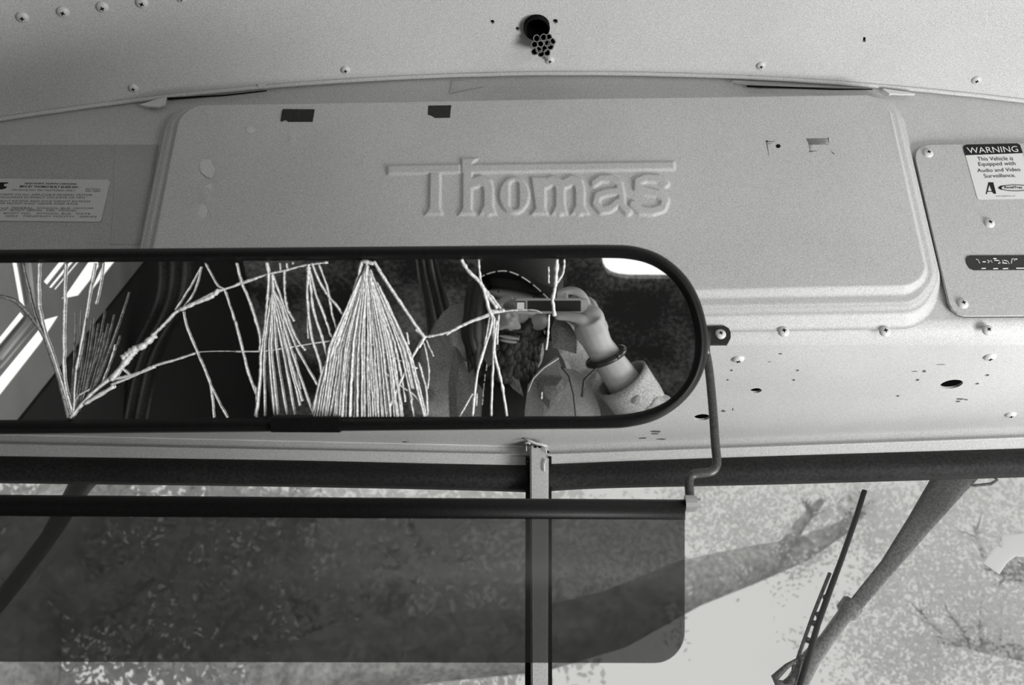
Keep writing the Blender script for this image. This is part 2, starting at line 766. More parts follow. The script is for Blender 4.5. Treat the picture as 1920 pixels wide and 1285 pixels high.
xs = sorted(set([-1.3 + 2.6 * i / 26 for i in range(27)] + [PC.x]))
bm = bmesh.new()
G = []
for x in xs:
    pr = profile(x)
    a = [bm.verts.new((x, y, z)) for y, z in pr]
    # thickness behind
    b = []
    for i, (y, z) in enumerate(pr):
        if i <= 2: off = (.003, 0)
        elif i >= len(pr) - 3: off = (0, .003)
        else:
            ang = math.pi / 2 * (i - 2) / 8
            off = (.003 * math.cos(ang), .003 * math.sin(ang))
        b.append(bm.verts.new((x, y + off[0], z + off[1])))
    G.append((a, b))
n = len(G[0][0])
for i in range(len(G) - 1):
    for k in range(n - 1):
        bm.faces.new([G[i][0][k], G[i + 1][0][k], G[i + 1][0][k + 1], G[i][0][k + 1]])
        bm.faces.new([G[i][1][k], G[i][1][k + 1], G[i + 1][1][k + 1], G[i + 1][1][k]])
    for k in (0, n - 1):
        bm.faces.new([G[i][0][k], G[i][1][k], G[i + 1][1][k], G[i + 1][0][k]])
for i in (0, len(G) - 1):
    for k in range(n - 1):
        bm.faces.new([G[i][0][k], G[i][0][k + 1], G[i][1][k + 1], G[i][1][k]])
cut = bmesh.new()


def under(px, py, h=0.0):
    return on(px, py, (0, 0, ZU - h), (0, 0, 1))


for px, py, wpx in ((1370, 695, 8), (1363, 713, 7), (1494, 695, 8), (1487, 713, 8), (1732, 697, 9), (1719, 713, 9), (1682, 743, 8),
                    (1850, 704, 9), (1831, 720, 9), (1784, 721, 40), (1417, 733, 22), (1316, 783, 30), (1356, 772, 7)):
    p = under(px, py)
    r = wpx / 2 * (p - CAM).dot(FWD) / FPX
    add_cyl(cut, p, V((0, 0, 1)), r, .02, seg=24 if r > .005 else 10, ex=1.0)
wme = boolean_cut(bm_me(bm), cut, None)
wme.materials.clear()
wall_front = tag(link('wall_front', wme, M['paint']), kind='structure')


def wall_n(c):
    c = c + wall_front.location
    if c.y <= YB + .0035 and c.z > ZU + .02: return V((0, -1, 0))
    if c.y >= YB + .0255: return V((0, 0, -1))
    return V((0, c.y - YB - .026, c.z - ZU - .026)).normalized()


smooth_by(wme, wall_n, lambda p: abs(p.normal.x) < .3 and not (p.area < 2e-5 and abs(p.normal.z) < .3))
# dark outer cowl behind the lining
bm = bmesh.new()
add_box(bm, (0, YB + .12, ZU + .07), (1.3, .11, .004))
tag(link('cowl_liner', bm_me(bm), M['black']), kind='structure')
bm = bmesh.new()
add_box(bm, (0, 1.5, ZU + .45), (1.3, .01, .32))
tag(link('cap_liner', bm_me(bm), M['black']), kind='structure')

for px, py in ((1469, 622), (1659, 622), (1852, 620)):
    screw(bulk(px, py) + V((0, -.0002, 0)), (0, -1, -.1), wall_front, scale=1.0)
for px, py in ((1384, 673), (1856, 669), (1895, 777)):
    screw(under(px, py), (0, 0, -1), wall_front, scale=1.15)

# ---- trims above the windshield, both halves of the V
def vplane(side):
    a, b = (PLf, PC) if side < 0 else (PC, PRf)
    d = (b - a)
    d.z = 0
    d.normalize()
    nrm = V((d.y, -d.x, 0))
    if nrm.y > 0: nrm = -nrm
    return a, nrm


PLANE = {-1: vplane(-1), 1: vplane(1)}


def ws(side, px, py, h=0.0):
    p0, nr = PLANE[side]
    return on(px, py, p0 + nr * h, nr)


def lerp_line(a, b, n=10):
    return [(a[0] + (b[0] - a[0]) * i / n, a[1] + (b[1] - a[1]) * i / n) for i in range(n + 1)]


for k, side in enumerate((-1, 1)):
    if side < 0:
        rows = [((-150, 812), (1007, 838)), ((-150, 832), (1007, 855)), ((-150, 854), (1007, 873))]
    else:
        rows = [((1007, 838), (2100, 796)), ((1007, 855), (2100, 816)), ((1007, 871), (2100, 838))]
    bm = bmesh.new()
    nr = PLANE[side][1]
    A = [ws(side, *p, 0.000) for p in rows[0]]
    B = [ws(side, *p, 0.000) for p in rows[1]]
    A[0].z = A[1].z = ZU + .002
    add_poly_prism(bm, [A[0], A[1], B[1], B[0]], nr * -.006)
    # lower band stands proud by a rolled lip
    B2 = [ws(side, *p, 0.004) for p in rows[1]]
    C2 = [ws(side, *p, 0.001) for p in rows[2]]
    add_poly_prism(bm, [B2[0], B2[1], C2[1], C2[0]], nr * -.008)
    add_tube(bm, [B2[0] + V((0, 0, .0005)), B2[1] + V((0, 0, .0005))], .0016, 8)
    tag(link('trim_%d' % (k + 1), bm_me(bm), M['paint'] if side > 0 else M['paint']), kind='structure')
    # bead along the seam with the header underside
bm = bmesh.new()
add_tube(bm, [ws(-1, x, 815 + (838 - 815) * x / 1007, .001) + V((0, 0, .0005 * noise.noise(V((x * .02, 0, 0))))) for x in range(-100, 990, 30)], .0011, 6)
tag(link('trim_3', bm_me(bm), M['caulk'], smooth=True), kind='structure')
bm = bmesh.new()
add_tube(bm, [ws(1, x, 838 - 35 * (x - 1007) / 913 - 1, .000) for x in range(1030, 2000, 40)], .0006, 5)
tag(link('trim_4', bm_me(bm), M['scuff'], smooth=True), kind='structure')

# ---- rubber gaskets and windshield panes
for k, side in enumerate((-1, 1)):
    if side < 0:
        up = catmull([(-150, 854, 0), (500, 863, 0), (860, 871, 0), (990, 874, 0)], 8)
        lo = catmull([(-150, 899, 0), (500, 907, 0), (860, 914, 0), (990, 918, 0)], 8)
    else:
        up = catmull([(1026, 872, 0), (1150, 866, 0), (1500, 854, 0), (2100, 836, 0)], 8)
        lo = catmull([(1026, 916, 0), (1150, 910, 0), (1500, 902, 0), (2100, 884, 0)], 8)
    bm = bmesh.new()
    rings = []
    for a, b in zip(up, lo):
        ring = []
        for j in range(9):
            t = j / 8
            q = a.lerp(b, t)
            ring.append(bm.verts.new(ws(side, q.x, q.y, .002 + .010 * math.sin(math.pi * t))))
        for t in (1, 0):
            q = a.lerp(b, t)
            ring.append(bm.verts.new(ws(side, q.x, q.y, 0) - PLANE[side][1] * .012))
        rings.append(ring)
    m_ = len(rings[0])
    for i in range(len(rings) - 1):
        for j in range(m_):
            jj = (j + 1) % m_
            bm.faces.new([rings[i][j], rings[i][jj], rings[i + 1][jj], rings[i + 1][j]])
    bm.faces.new(rings[0])
    bm.faces.new(rings[-1])
    g = link('gasket', bm_me(bm), M['gasket'], smooth=True)
    # pane
    if side < 0:
        q = [(-260, 880), (992, 895), (992, 1900), (-560, 1900)]
    else:
        q = [(1022, 895), (2200, 860), (2500, 1900), (1022, 1900)]
    pts = [ws(side, x, y, -.008) for x, y in q]
    wname = 'window_%d' % (k + 1)
    pane = tag(prism(wname, pts, PLANE[side][1] * -.005, M['windshield']), kind='structure')
    g.parent = pane
    g.matrix_parent_inverse = Matrix.Translation(pane.location).inverted()

# ---- centre pillar with its rubber
def pil(px, py, h):
    return on(px, py, (0, PC.y - h, 0), NB)


bm = bmesh.new()
face = [pil(994, 836, .03), pil(1029, 836, .03), pil(1027, 1500, .03), pil(997, 1500, .03)]
add_poly_prism(bm, face, V((0, .026, 0)))
bmesh.ops.bevel(bm, geom=[e for e in bm.edges if abs((e.verts[0].co - e.verts[1].co).normalized().z) > .8], offset=.0018, segments=2, affect='EDGES')
pillar = tag(link('centre_pillar', bm_me(bm), M['paint']), 'narrow painted metal post between the two windshield panes', 'pillar')
bm = bmesh.new()
add_poly_prism(bm, [pil(986, 856, .006), pil(1034, 856, .006), pil(1036, 1500, .004), pil(984, 1500, .004)], V((0, .022, 0)))
tag(link('rubber_strip', bm_me(bm), M['rubber'], pillar))
# paint drips and torn caulk at the pillar top
bm = bmesh.new()
pts = [(983, 822), (995, 828), (1006, 832), (1015, 834), (1026, 837)]
add_tube(bm, [pil(x, y, .033) for x, y in pts], [.0012, .0022, .0018, .0022, .0014], 6)
add_tube(bm, [pil(x, y, .036) for x, y in ((985, 832), (990, 830), (994, 833))], .0012, 5)
add_tube(bm, [pil(x, y, .034) for x, y in ((1018, 838), (1023, 842), (1025, 850))], .0009, 5)
add_tube(bm, [pil(x, y, .0325) for x, y in ((1024, 862), (1020, 872), (1021, 884))], .0010, 5)
add_tube(bm, [pil(x, y, .0325) for x, y in ((987, 836), (987, 846))], .0007, 5)
tag(link('caulk_smear', bm_me(bm), M['caulk'], pillar, smooth=True))
bm = bmesh.new()
for x, y in ((990, 858), (1027, 848), (1030, 858), (988, 866), (1004, 838), (1012, 838)):
    add_ellipsoid(bm, pil(x, y, .031), (.0022, .0015, .0018), seg=8, rings=6)
tag(link('chipped_spot', bm_me(bm), M['black'], pillar))

# ================================================================== raised cover with the embossed word
HP = .022


def inv_world(px, py, h):
    p = bulk(px, py, h)
    return p.x, p.z


TL, TR_, BR, BL = [inv_world(*q, HP) for q in ((347, 197), (1666, 177), (1737, 536), (262, 556))]
SH = (TR_[1] - TL[1]) / (TR_[0] - TL[0])


def zz(x, z): return z - SH * x


AX0, AX1 = (TL[0] + BL[0]) / 2, (TR_[0] + BR[0]) / 2
AZ1 = (zz(*TL) + zz(*TR_)) / 2
AZ0 = zz(*BR)
RC = .030


def outer_t(x, zp):
    """distance outside the plateau outline, in normalised units 0..24"""
    dx = np.maximum(AX0 + RC - x, 0) + np.maximum(x - (AX1 - RC), 0)
    up_ = np.maximum(zp - (AZ1 - RC), 0)
    dn_ = np.maximum(AZ0 + RC - zp, 0)
    # beyond the plateau the top is short and the bottom long
    up2 = np.where(up_ > RC, RC + (up_ - RC) * 2.6, up_)
    dn2 = np.where(dn_ > RC, RC + (dn_ - RC) * .66, dn_)
    r = np.hypot(dx, up2 + dn2)
    return (r - RC) * 1000


def prof_h(t):
    h = HP * 1000 - 6.5 * sstep(-.5, 5.5, t) - 1.2 * sstep(11, 11.8, t) - 2.5 * sstep(12, 17, t) - 11.8 * sstep(17.5, 26, t)
    return np.maximum(h, 0) / 1000


# --- letter shapes measured on the photograph, as capsules/rings in picture coordinates
K = 2.677


def zp2(X, Y): return (640 + X / K, Y / K)


STROKES = []   # (list of pts, half widths) in px


def stroke(pts, hw, square=False):
    STROKES.append(('s', [zp2(*p) for p in pts], hw / K))


# bar of the T, left and right of the h
def poly(pts):
    STROKES.append(('p', [zp2(*p) for p in pts], 0))


poly([(228, 834), (600, 828), (600, 874), (232, 880)])
poly([(600, 800), (688, 798), (660, 830), (1672, 815), (1676, 858), (668, 874), (600, 874)])
# T stem with flared foot
poly([(442, 870), (500, 870), (498, 1050), (512, 1082), (415, 1084), (438, 1050)])
# h
poly([(606, 800), (660, 800), (660, 880), (656, 1055), (672, 1082), (584, 1084), (604, 1050)])
stroke([(660, 925), (700, 912), (730, 925), (738, 960), (738, 1060)], 28)
poly([(706, 1040), (766, 1040), (780, 1082), (690, 1082)])
# m
poly([(948, 893), (1028, 893), (1026, 1050), (1040, 1080), (948, 1082), (970, 1050)])
stroke([(1028, 925), (1060, 912), (1090, 925), (1097, 960), (1097, 1060)], 27)
poly([(1068, 1040), (1126, 1040), (1136, 1080), (1052, 1080)])
stroke([(1124, 925), (1160, 910), (1188, 922), (1196, 960), (1196, 1060)], 27)
poly([(1167, 1040), (1224, 1040), (1248, 1080), (1150, 1080)])
# a
stroke([(1268, 925), (1300, 902), (1350, 900), (1392, 925), (1402, 970), (1410, 1040), (1438, 1068)], 20)
stroke([(1395, 965), (1330, 970), (1285, 985), (1275, 1025), (1305, 1060), (1350, 1050), (1385, 1020)], 21)
# s
stroke([(1625, 925), (1590, 902), (1530, 898), (1487, 915), (1485, 945), (1530, 965), (1590, 978), (1625, 1010), (1610, 1050),
        (1560, 1065), (1500, 1060), (1462, 1030)], 22)
# o : ring handled separately
OC = zp2(867, 985)


def seg_dist(X, Y, a, b):
    ax, ay = a
    bx, by = b
    dx, dy = bx - ax, by - ay
    t = np.clip(((X - ax) * dx + (Y - ay) * dy) / (dx * dx + dy * dy + 1e-9), 0, 1)
    return np.hypot(X - ax - t * dx, Y - ay - t * dy)


def letters(X, Y):
    best = np.full(X.shape, 50.0)
    for kind, pts, hw in STROKES:
        if kind == 's':
            for a, b in zip(pts[:-1], pts[1:]):
                best = np.minimum(best, seg_dist(X, Y, a, b) - hw)
        else:
            d = np.full(X.shape, 1e9)
            inside = np.zeros(X.shape, bool)
            n = len(pts)
            for i in range(n):
                a, b = pts[i], pts[(i + 1) % n]
                d = np.minimum(d, seg_dist(X, Y, a, b))
                c = ((a[1] > Y) != (b[1] > Y)) & (X < (b[0] - a[0]) * (Y - a[1]) / (b[1] - a[1] + 1e-9) + a[0])
                inside ^= c
            best = np.minimum(best, np.where(inside, -d, d))
    # o
    ex = (X - OC[0]) / (79 / K)
    ey = (Y - OC[1]) / (94 / K)
    ro = (np.hypot(ex, ey) - 1) * 32
    ri = seg_dist(X, Y, (OC[0], OC[1] - 48 / K), (OC[0], OC[1] + 48 / K)) - 21 / K
    best = np.minimum(best, np.maximum(ro, -ri))
    return best


def project(x, y, z):
    rx, ry, rz = x - CAM.x, y - CAM.y, z - CAM.z
    dep = ry * FWD.y + rz * FWD.z
    up = ry * UPV.y + rz * UPV.z
    return 960 + FPX * rx / dep, 642.5 - FPX * up / dep


step = .00125
gx = np.arange(AX0 - .028, AX1 + .028, step)
gz = np.arange(AZ0 - .066, AZ1 + .0125, step)
GX, GZ = np.meshgrid(gx, gz)
T = outer_t(GX, GZ)
H = prof_h(T)
Zw = GZ + SH * GX
PX, PY = project(GX, np.full(GX.shape, YB - HP), Zw)
sd = letters(PX, PY)
H = H + .0022 * (1 - sstep(-2.8, 1.8, sd))
# slight oil-canning of the sheet and dents
H = H + .0006 * np.sin(GX * 9 + 1) * np.cos(GZ * 14) * (T < 0)
for (dx_, dy_, rr, aa) in ((386, 330, 26, -.0009), (384, 365, 18, .0008), (380, 395, 16, -.0008), (545, 262, 10, .0006)):
    H = H + aa * np.exp(-(((PX - dx_) / (rr * .55)) ** 2 + ((PY - dy_) / rr) ** 2))
Yw = YB - .0004 - H
nz, nx = GX.shape
keep_v = (T < 26.5)
verts = np.stack([GX, Yw, Zw], -1).reshape(-1, 3)
ii = np.arange((nz - 1) * (nx - 1))
r_ = ii // (nx - 1)
c_ = ii % (nx - 1)
a = r_ * nx + c_
faces = np.stack([a, a + 1, a + nx + 1, a + nx], -1)
faces = faces[keep_v.ravel()[faces].any(1)]
used = np.unique(faces)
remap = np.zeros(len(verts), int)
remap[used] = np.arange(len(used))
verts = verts[used]
faces = remap[faces]
me = bpy.data.meshes.new('cover')
me.vertices.add(len(verts))
me.vertices.foreach_set('co', verts.ravel())
me.loops.add(faces.size)
me.loops.foreach_set('vertex_index', faces.ravel())
me.polygons.add(len(faces))
me.polygons.foreach_set('loop_start', np.arange(0, faces.size, 4))
me.polygons.foreach_set('loop_total', np.full(len(faces), 4))
me.update(calc_edges=True)
cover = tag(link('raised_cover', me, M['paint'], smooth=True), 'wide raised grey metal cover embossed with a word across the bulkhead', 'cover')


def cov(px, py, h=.0003):
    return bulk(px, py, HP + h)


# holes & marks on the cover
def blot(name, pxs, surf, nrm, m, parent=None, label=None, cat=None, group=None, th=.0002):
    o = prism(name, [surf(x, y) for x, y in pxs], -V(nrm) * th, m, parent)
    if label: tag(o, label, cat, group)
    return o


def blob_outline(cx, cy, rx, ry, n=12, jit=.15):
    return [(cx + math.cos(2 * math.pi * k / n) * rx * (1 + random.uniform(-jit, jit)), cy + math.sin(2 * math.pi * k / n) * ry * (1 + random.uniform(-jit, jit))) for k in range(n)]


bm = bmesh.new()
for cx, cy, rx, ry in ((1459, 274, 4.5, 4), (1660, 510, 6, 5), (1653, 508, 2, 2), (1367, 364, 1.5, 1.5), (1369, 373, 2, 3), (1427, 328, 1.5, 1.2),
                       (1411, 338, 1.6, 1.2), (1416, 345, 1.4, 1.1), (1366, 380, 1.2, 5), (831, 1, 1, 1), (1684, 517, 2.2, 3.5), (1438, 265, 2, 1.6)):
    if cy < 20: continue
    add_poly_prism(bm, [cov(x, y) for x, y in blob_outline(cx, cy, rx, ry)], V((0, .0002, 0)))
tag(link('drill_hole', bm_me(bm), M['black'], cover), kind='stuff')
# adhesive scuffs
bm = bmesh.new()


def scr(x0, y0, x1, y1, w=1.0):
    d = V((x1 - x0, y1 - y0)).normalized()
    nx_, ny_ = -d.y * w / 2, d.x * w / 2
    add_poly_prism(bm, [cov(x0 + nx_, y0 + ny_), cov(x1 + nx_ * .3, y1 + ny_ * .3), cov(x1 - nx_ * .3, y1 - ny_ * .3), cov(x0 - nx_, y0 - ny_)], V((0, .0002, 0)))


scr(1437, 264, 1442, 293, 2)
scr(1437, 266, 1452, 265, 2.2)
scr(1439, 270, 1448, 269, 1.5)
for k in range(7):
    y = 260 + k * 1.7
    scr(1512 + k * .8, y + .6, 1554 - (k % 3) * 3, y, 1.0)
for k in range(9):
    scr(1516 + k * .3, 269 + k * 2, 1527 - random.random() * 7, 269 + k * 2 - .3, .8)
scr(1553, 258, 1554, 268, 1.3)
scr(1517, 284, 1532, 283, 1.2)
for k in range(5):
    scr(1559 + k, 284 + k, 1563 + k * .6, 289, .9)
for k in range(10):
    scr(1594 + k * .55, 497 + random.random() * 4, 1595 + k * .7, 520 + random.random() * 2, .9)
scr(1453, 381, 1463, 372, 1.0)
for k in range(6):
    scr(1360 + random.random() * 8, 384 + k * 3, 1362 + random.random() * 7, 380 + k * 3, .6)
for k in range(4):
    scr(902 + k * .7, 197, 904, 205 + k * .8, 1)
for k in range(4):
    scr(935 + k * 3, 211 + random.random() * 2, 939 + k * 2, 209 + random.random() * 3, 1)
scr(922, 204, 922.5, 194, .8)
for k in range(5):
    scr(1188 + random.random() * 20, 255 + k * 9, 1200 + random.random() * 10, 250 + k * 9, .7)
scr(823, 232, 822, 300, .7)
scr(1561, 543 - 30, 1562, 500, .6)
tag(link('scuff', bm_me(bm), M['scuff'], cover), kind='stuff')
# ghost of a peeled strip, and paint scrapes
pale = mat('peeled_paint', .56, .7, grain=.12, scale=600)
blot('peeled_patch', [(924, 194), (1100, 189), (1102, 199), (1020, 202), (924, 205)], cov, (0, -1, 0), mat('ghost_paint', .46, .6, grain=.16), cover)
blot('peeled_patch', [(374, 306), (380, 299), (395, 299), (403, 318), (397, 335), (386, 331), (376, 322)], cov, (0, -1, 0), pale, cover)
blot('peeled_patch', [(381, 350), (396, 343), (398, 355), (391, 390), (384, 410), (374, 412), (370, 404), (378, 380)], cov, (0, -1, 0), pale, cover)
blot('peeled_patch', blob_outline(470, 244, 8, 7), cov, (0, -1, 0), pale, cover)
# black tapes on the cover
blot('tape_scrap', [(531, 204.5), (590, 205), (586, 228), (540, 228), (537, 225.5), (533, 225), (530, 227.5), (526, 227), (528, 213), (529, 208)], lambda x, y: cov(x, y, .0006), (0, -1, 0), M['tape'],
     label='left of the two black tape scraps at the top of the raised cover', cat='tape', th=.0005)
blot('tape_scrap', [(803, 198), (865, 197), (867, 203), (866, 210), (870, 214), (869, 217), (865, 216), (863, 220.5), (816, 221.5), (808, 217), (802, 215)], lambda x, y: cov(x, y, .0006), (0, -1, 0), M['tape'],
     label='right of the two black tape scraps at the top of the raised cover', cat='tape', th=.0005)

# ---- strip of bulkhead under the ceiling edge: sealant bead and torn edges
bm = bmesh.new()
edge = [(-60, 237), (0, 228), (100, 215), (200, 201), (290, 189), (335, 184), (420, 176), (500, 167), (640, 156), (800, 147), (950, 143), (1100, 144), (1250, 150), (1400, 158), (1560, 164), (1640, 165), (1700, 172), (1800, 180), (1920, 191), (2000, 199)]
pts = []
for q in catmull([(x, y, 0) for x, y in edge], 4):
    x = bulk(q.x, q.y).x
    pts.append(V((x, YB - .004, zceil(x, YB) - .001 + .0007 * noise.noise(V((q.x * .05, 0, 3))))))
add_tube(bm, pts, .0028, 8)
tag(link('trim_5', bm_me(bm), M['ceil'], smooth=True), kind='structure')


def bk(px, py, h=.0006):
    return bulk(px, py, h)


bm = bmesh.new()
for poly_ in ([(262, 196), (300, 184), (312, 182), (308, 196), (296, 200), (276, 199)],
              [(477, 150), (494, 147), (498, 158), (484, 161)],
              [(1655, 166), (1700, 172), (1716, 176), (1690, 176), (1676, 175), (1668, 176)]):
    add_poly_prism(bm, [bulk(x, y, .008) for x, y in poly_], V((0, .003, 0)))
tag(link('trim_6', bm_me(bm), M['caulk']), kind='structure')
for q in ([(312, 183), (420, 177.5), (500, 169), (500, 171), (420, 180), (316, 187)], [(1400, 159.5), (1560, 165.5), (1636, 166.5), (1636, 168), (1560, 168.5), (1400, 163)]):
    prism('gap_shade', [bulk(x, y, .0065) for x, y in q], V((0, .0005, 0)), M['black'], wall_front)  # black strips stand in for the soft shade under the ceiling edge
# peeled triangle of lining on the strip
prism('peeled_flap', [bk(848, 153, .002), bk(872, 153, .003), bk(905, 158, .002), bk(905, 162, .001), bk(842, 175, .001)], V((0, .0008, 0)), M['plate'], wall_front)
prism('peeled_flap', [bk(1364, 160, .004), bk(1376, 151, .006), bk(1500, 158, .004), bk(1585, 163, .002), bk(1420, 163, .002), bk(1372, 155, .003)], V((0, .0008, 0)), M['plate'], wall_front)

# ---- left: older painted sheet with the maker's label
left_sheet = tag(prism('sheet_panel', [bk(-120, 268, .0015), bk(0, 272, .0015), bk(296, 271, .0015), bk(266, 459, .0015), bk(262, 480, .0015), bk(-150, 480, .0015)], V((0, .0013, 0)),
                       mat('sheet_paint', .34, .6, grain=.28, bump=.2, blotch=.06)), 'flat grey sheet left of the raised cover under the maker label', 'panel')
blot('masking_patch', [(215, 275), (292, 274), (281, 340), (262, 458), (206, 458), (212, 400)], lambda x, y: bk(x, y, .0019), (0, -1, 0),
     mat('masking_patch_paint', .33, .6, grain=.2, blotch=.12), left_sheet)


def lb(x, y): return bk(x, y, .0024)


lbl = empty('maker_label', bk(60, 380), 'yellowed maker label with small print on the left bulkhead', 'label')
blot('label_paper', [(-110, 335), (0, 335), (201, 337), (207, 341), (203, 355), (190, 412), (186, 416), (0, 414), (-110, 412)], lb, (0, -1, 0), M['old_label'], lbl)


def lb2(x, y): return bk(x, y, .0027)


text_print('lettering', 'HIGH POINT, NORTH CAROLINA', [(47, 342.3), (144, 343.5), (143, 347.2), (46, 346)], lb2, M['ink'], lbl, bold=.012)
text_print('lettering', 'MFG BY THOMAS BUILT BUSES INC.', [(38, 347.5), (149, 349), (148, 353), (37, 351.5)], lb2, M['ink'], lbl, bold=.012)
text_print('lettering', 'VIN DATE NO. FBC FACTORED ONLY', [(22, 354.5), (142, 356), (141, 359), (21, 357.5)], lb2, M['faint_ink'], lbl)
text_print('lettering', 'PN 20341\nREV 2003', [(161, 353), (189, 353.5), (188, 360), (160, 359.5)], lb2, M['faint_ink'], lbl)
lines = ['THIS VEHICLE CONFORMS TO ALL APPLICABLE FEDERAL MOTOR', 'VEHICLE SAFETY STANDARDS IN EFFECT ON DATE OF MFG',
         'GROSS VEHICLE WEIGHT RATING AND AXLE WEIGHT RATINGS', 'GVWR LB KG  GAWR FRONT AXLE  GAWR REAR AXLE',
         'CONFORMS TO U.S. FEDERAL  SCHOOL BUS  MOTOR', 'VEHICLE IN EFFECT  BODY SERIAL  DEL  MODEL']
ys_ = [363.5, 368.5, 375.5, 380, 388.5, 392.5]
for i, (t, y) in enumerate(zip(lines, ys_)):
    x1 = (174, 160, 170, 146, 176, 145)[i]
    text_print('lettering', t, [(-75, y - .8), (x1, y + .6), (x1 - 1, y + 4.0), (-76, y + 2.6)], lb2, M['faint_ink'], lbl)
text_print('lettering', 'VEHICLE CLASS   BODY NO.   SCHOOL BUS   DATE', [(-76, 397.5), (170, 399.5), (169, 402.6), (-77, 400.8)], lb2, M['faint_ink'], lbl)
text_print('lettering', 'SEATING CAP.   2003   MINIMUM WIDTH   SERIES', [(-76, 402.8), (182, 404.8), (181, 408), (-77, 406)], lb2, M['faint_ink'], lbl)
blot('emblem', [(-60, 342), (16, 342), (13, 344.5), (8, 344.5), (7, 349), (13, 350), (11, 353), (4, 355), (-60, 355)], lb2, (0, -1, 0), M['ink'], lbl)

# ---- right: bolted access plate, with warning sticker and slot handle
def pl(px, py, h=.0062): return bulk(px, py, h)


bm = bmesh.new()
outline = [(1719, 306), (1717, 296), (1717, 288), (1719, 282.5), (1723, 278), (1728, 275), (1735, 273), (1745, 272), (1820, 270.5), (2050, 266), (2130, 590), (1830, 592), (1808, 592), (1795, 588), (1785, 580), (1779, 568)]
add_poly_prism(bm, [pl(x, y) for x, y in outline], V((0, .0028, 0)))
bmesh.ops.bevel(bm, geom=[e for e in bm.edges if abs(e.verts[0].co.y - e.verts[1].co.y) < 1e-5 and e.verts[0].co.y < YB - .005], offset=.0007, segments=2, affect='EDGES')
plate = tag(link('access_plate', bm_me(bm), M['plate']), 'rounded grey access plate screwed to the bulkhead on the right', 'panel')
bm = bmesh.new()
add_poly_prism(bm, [pl(x + 1, y + 1, .0034) for x, y in outline], V((0, .0032, 0)))  # black copy of the plate outline, slightly offset, behind it
tag(link('plate_backing', bm_me(bm), M['black'], plate), 'black backing layer of the plate')
for px, py in ((1740, 288), (1855, 419), (1805, 570)):
    screw(pl(px, py, .0062), (0, -1, 0), plate, scale=1.0)
# slot handle
hb = empty('slot_handle', pl(1870, 492), 'long black recessed latch slot with worn white lettering on the access plate', 'latch')
so = [(1811, 486), (1813, 481), (1819, 479), (2040, 478), (2040, 505), (1826, 506.5), (1818, 503), (1813, 495)]
prism('slot', [pl(x, y, .0070) for x, y in so], V((0, .0006, 0)), M['camera_black'], hb)
bm = bmesh.new()
for seg_ in ([(1830, 486), (1834, 488), (1836, 493), (1837, 494)], [(1842, 491), (1848, 491)], [(1851, 488), (1855, 490), (1852, 493)], [(1857, 488), (1860, 492)],
             [(1862, 485), (1868, 485)], [(1864, 488), (1873, 489), (1875, 493), (1871, 494)], [(1879, 488), (1882, 494)], [(1882, 488), (1889, 490), (1892, 495)],
             [(1879, 493), (1888, 494)], [(1896, 494), (1897, 486), (1901, 485), (1902, 489)], [(1903, 486), (1907, 486)], [(1840, 503.5), (1848, 503.2)], [(1862, 504), (1871, 503.6)],
             [(1880, 504), (1890, 503.5)], [(1905, 503), (1920, 503)]):
    add_tube(bm, [pl(x, y, .0074) for x, y in seg_], .0006, 5)
tag(link('worn_lettering', bm_me(bm), M['screw'], hb), 'worn white glyphs')

wsn = empty('warning_sticker', pl(1865, 320), 'white surveillance warning sticker with black heading on the right plate', 'sticker')


def st(x, y): return pl(x, y, .0067)


def st2(x, y): return pl(x, y, .0070)


blot('sticker_sheet', [(1806, 276), (1808, 272.5), (1813, 271), (1907, 269), (1912, 271), (1915, 276), (1935, 368), (1934, 371), (1929, 373), (1838, 374.5), (1834, 373), (1832, 370)], st, (0, -1, 0), M['sticker'], wsn)
blot('heading_band', [(1806, 276), (1808, 272.5), (1813, 271), (1907, 268.8), (1912, 271), (1914, 275), (1918, 287), (1810, 291)], st2, (0, -1, 0), M['ink'], wsn)


def st3(x, y): return pl(x, y, .0073)


text_print('lettering', 'WARNING', [(1812, 276.8), (1907, 273.8), (1910, 284.8), (1816, 287.8)], st3, M['sticker'], wsn, bold=.0)
for t, q in (('This Vehicle is', [(1832, 294.5), (1899, 293), (1900, 300.5), (1834, 301.5)]),
             ('Equipped with', [(1834, 304.5), (1903, 302.5), (1905, 312), (1836, 313.5)]),
             ('Audio and Video', [(1832, 316.5), (1912, 314), (1914, 321), (1833, 323)]),
             ('Surveillance.', [(1844, 326.5), (1903, 325), (1905, 332), (1846, 333.5)])):
    text_print('lettering', t, q, st2, M['ink'], wsn, bold=-.002)
# A emblem and oval
bm = bmesh.new()
add_poly_prism(bm, [st2(*q) for q in ((1853.5, 342), (1862.5, 342), (1868, 363), (1864, 363.5), (1861, 361))], V((0, .0002, 0)))
add_poly_prism(bm, [st2(*q) for q in ((1853.5, 342), (1856, 344), (1850.5, 364), (1848.5, 364))], V((0, .0002, 0)))
add_poly_prism(bm, [st2(*q) for q in ((1851, 358.3), (1860, 358.3), (1860, 359.6), (1851, 359.6))], V((0, .0002, 0)))
add_poly_prism(bm, [st2(*q) for q in ((1871, 352.5), (1876, 348.5), (1884, 347.5), (1879, 350), (1878, 353), (1880, 356), (1876, 355.5))], V((0, .0002, 0)))
oval = [(1876 + 28 + 28 * math.cos(t), 352.5 + 5.6 * math.sin(t)) for t in [math.radians(a_) for a_ in range(40, 330, 12)]]
for a_, b_ in zip(oval[:-1], oval[1:]):
    add_tube(bm, [st2(*a_), st2(*b_)], .00035, 4)
tag(link('emblem', bm_me(bm), M['ink'], wsn))
text_print('lettering', 'AngelTrax', [(1882, 349), (1917, 349), (1918, 355), (1883, 355)], st2, M['ink'], wsn, bold=.02)
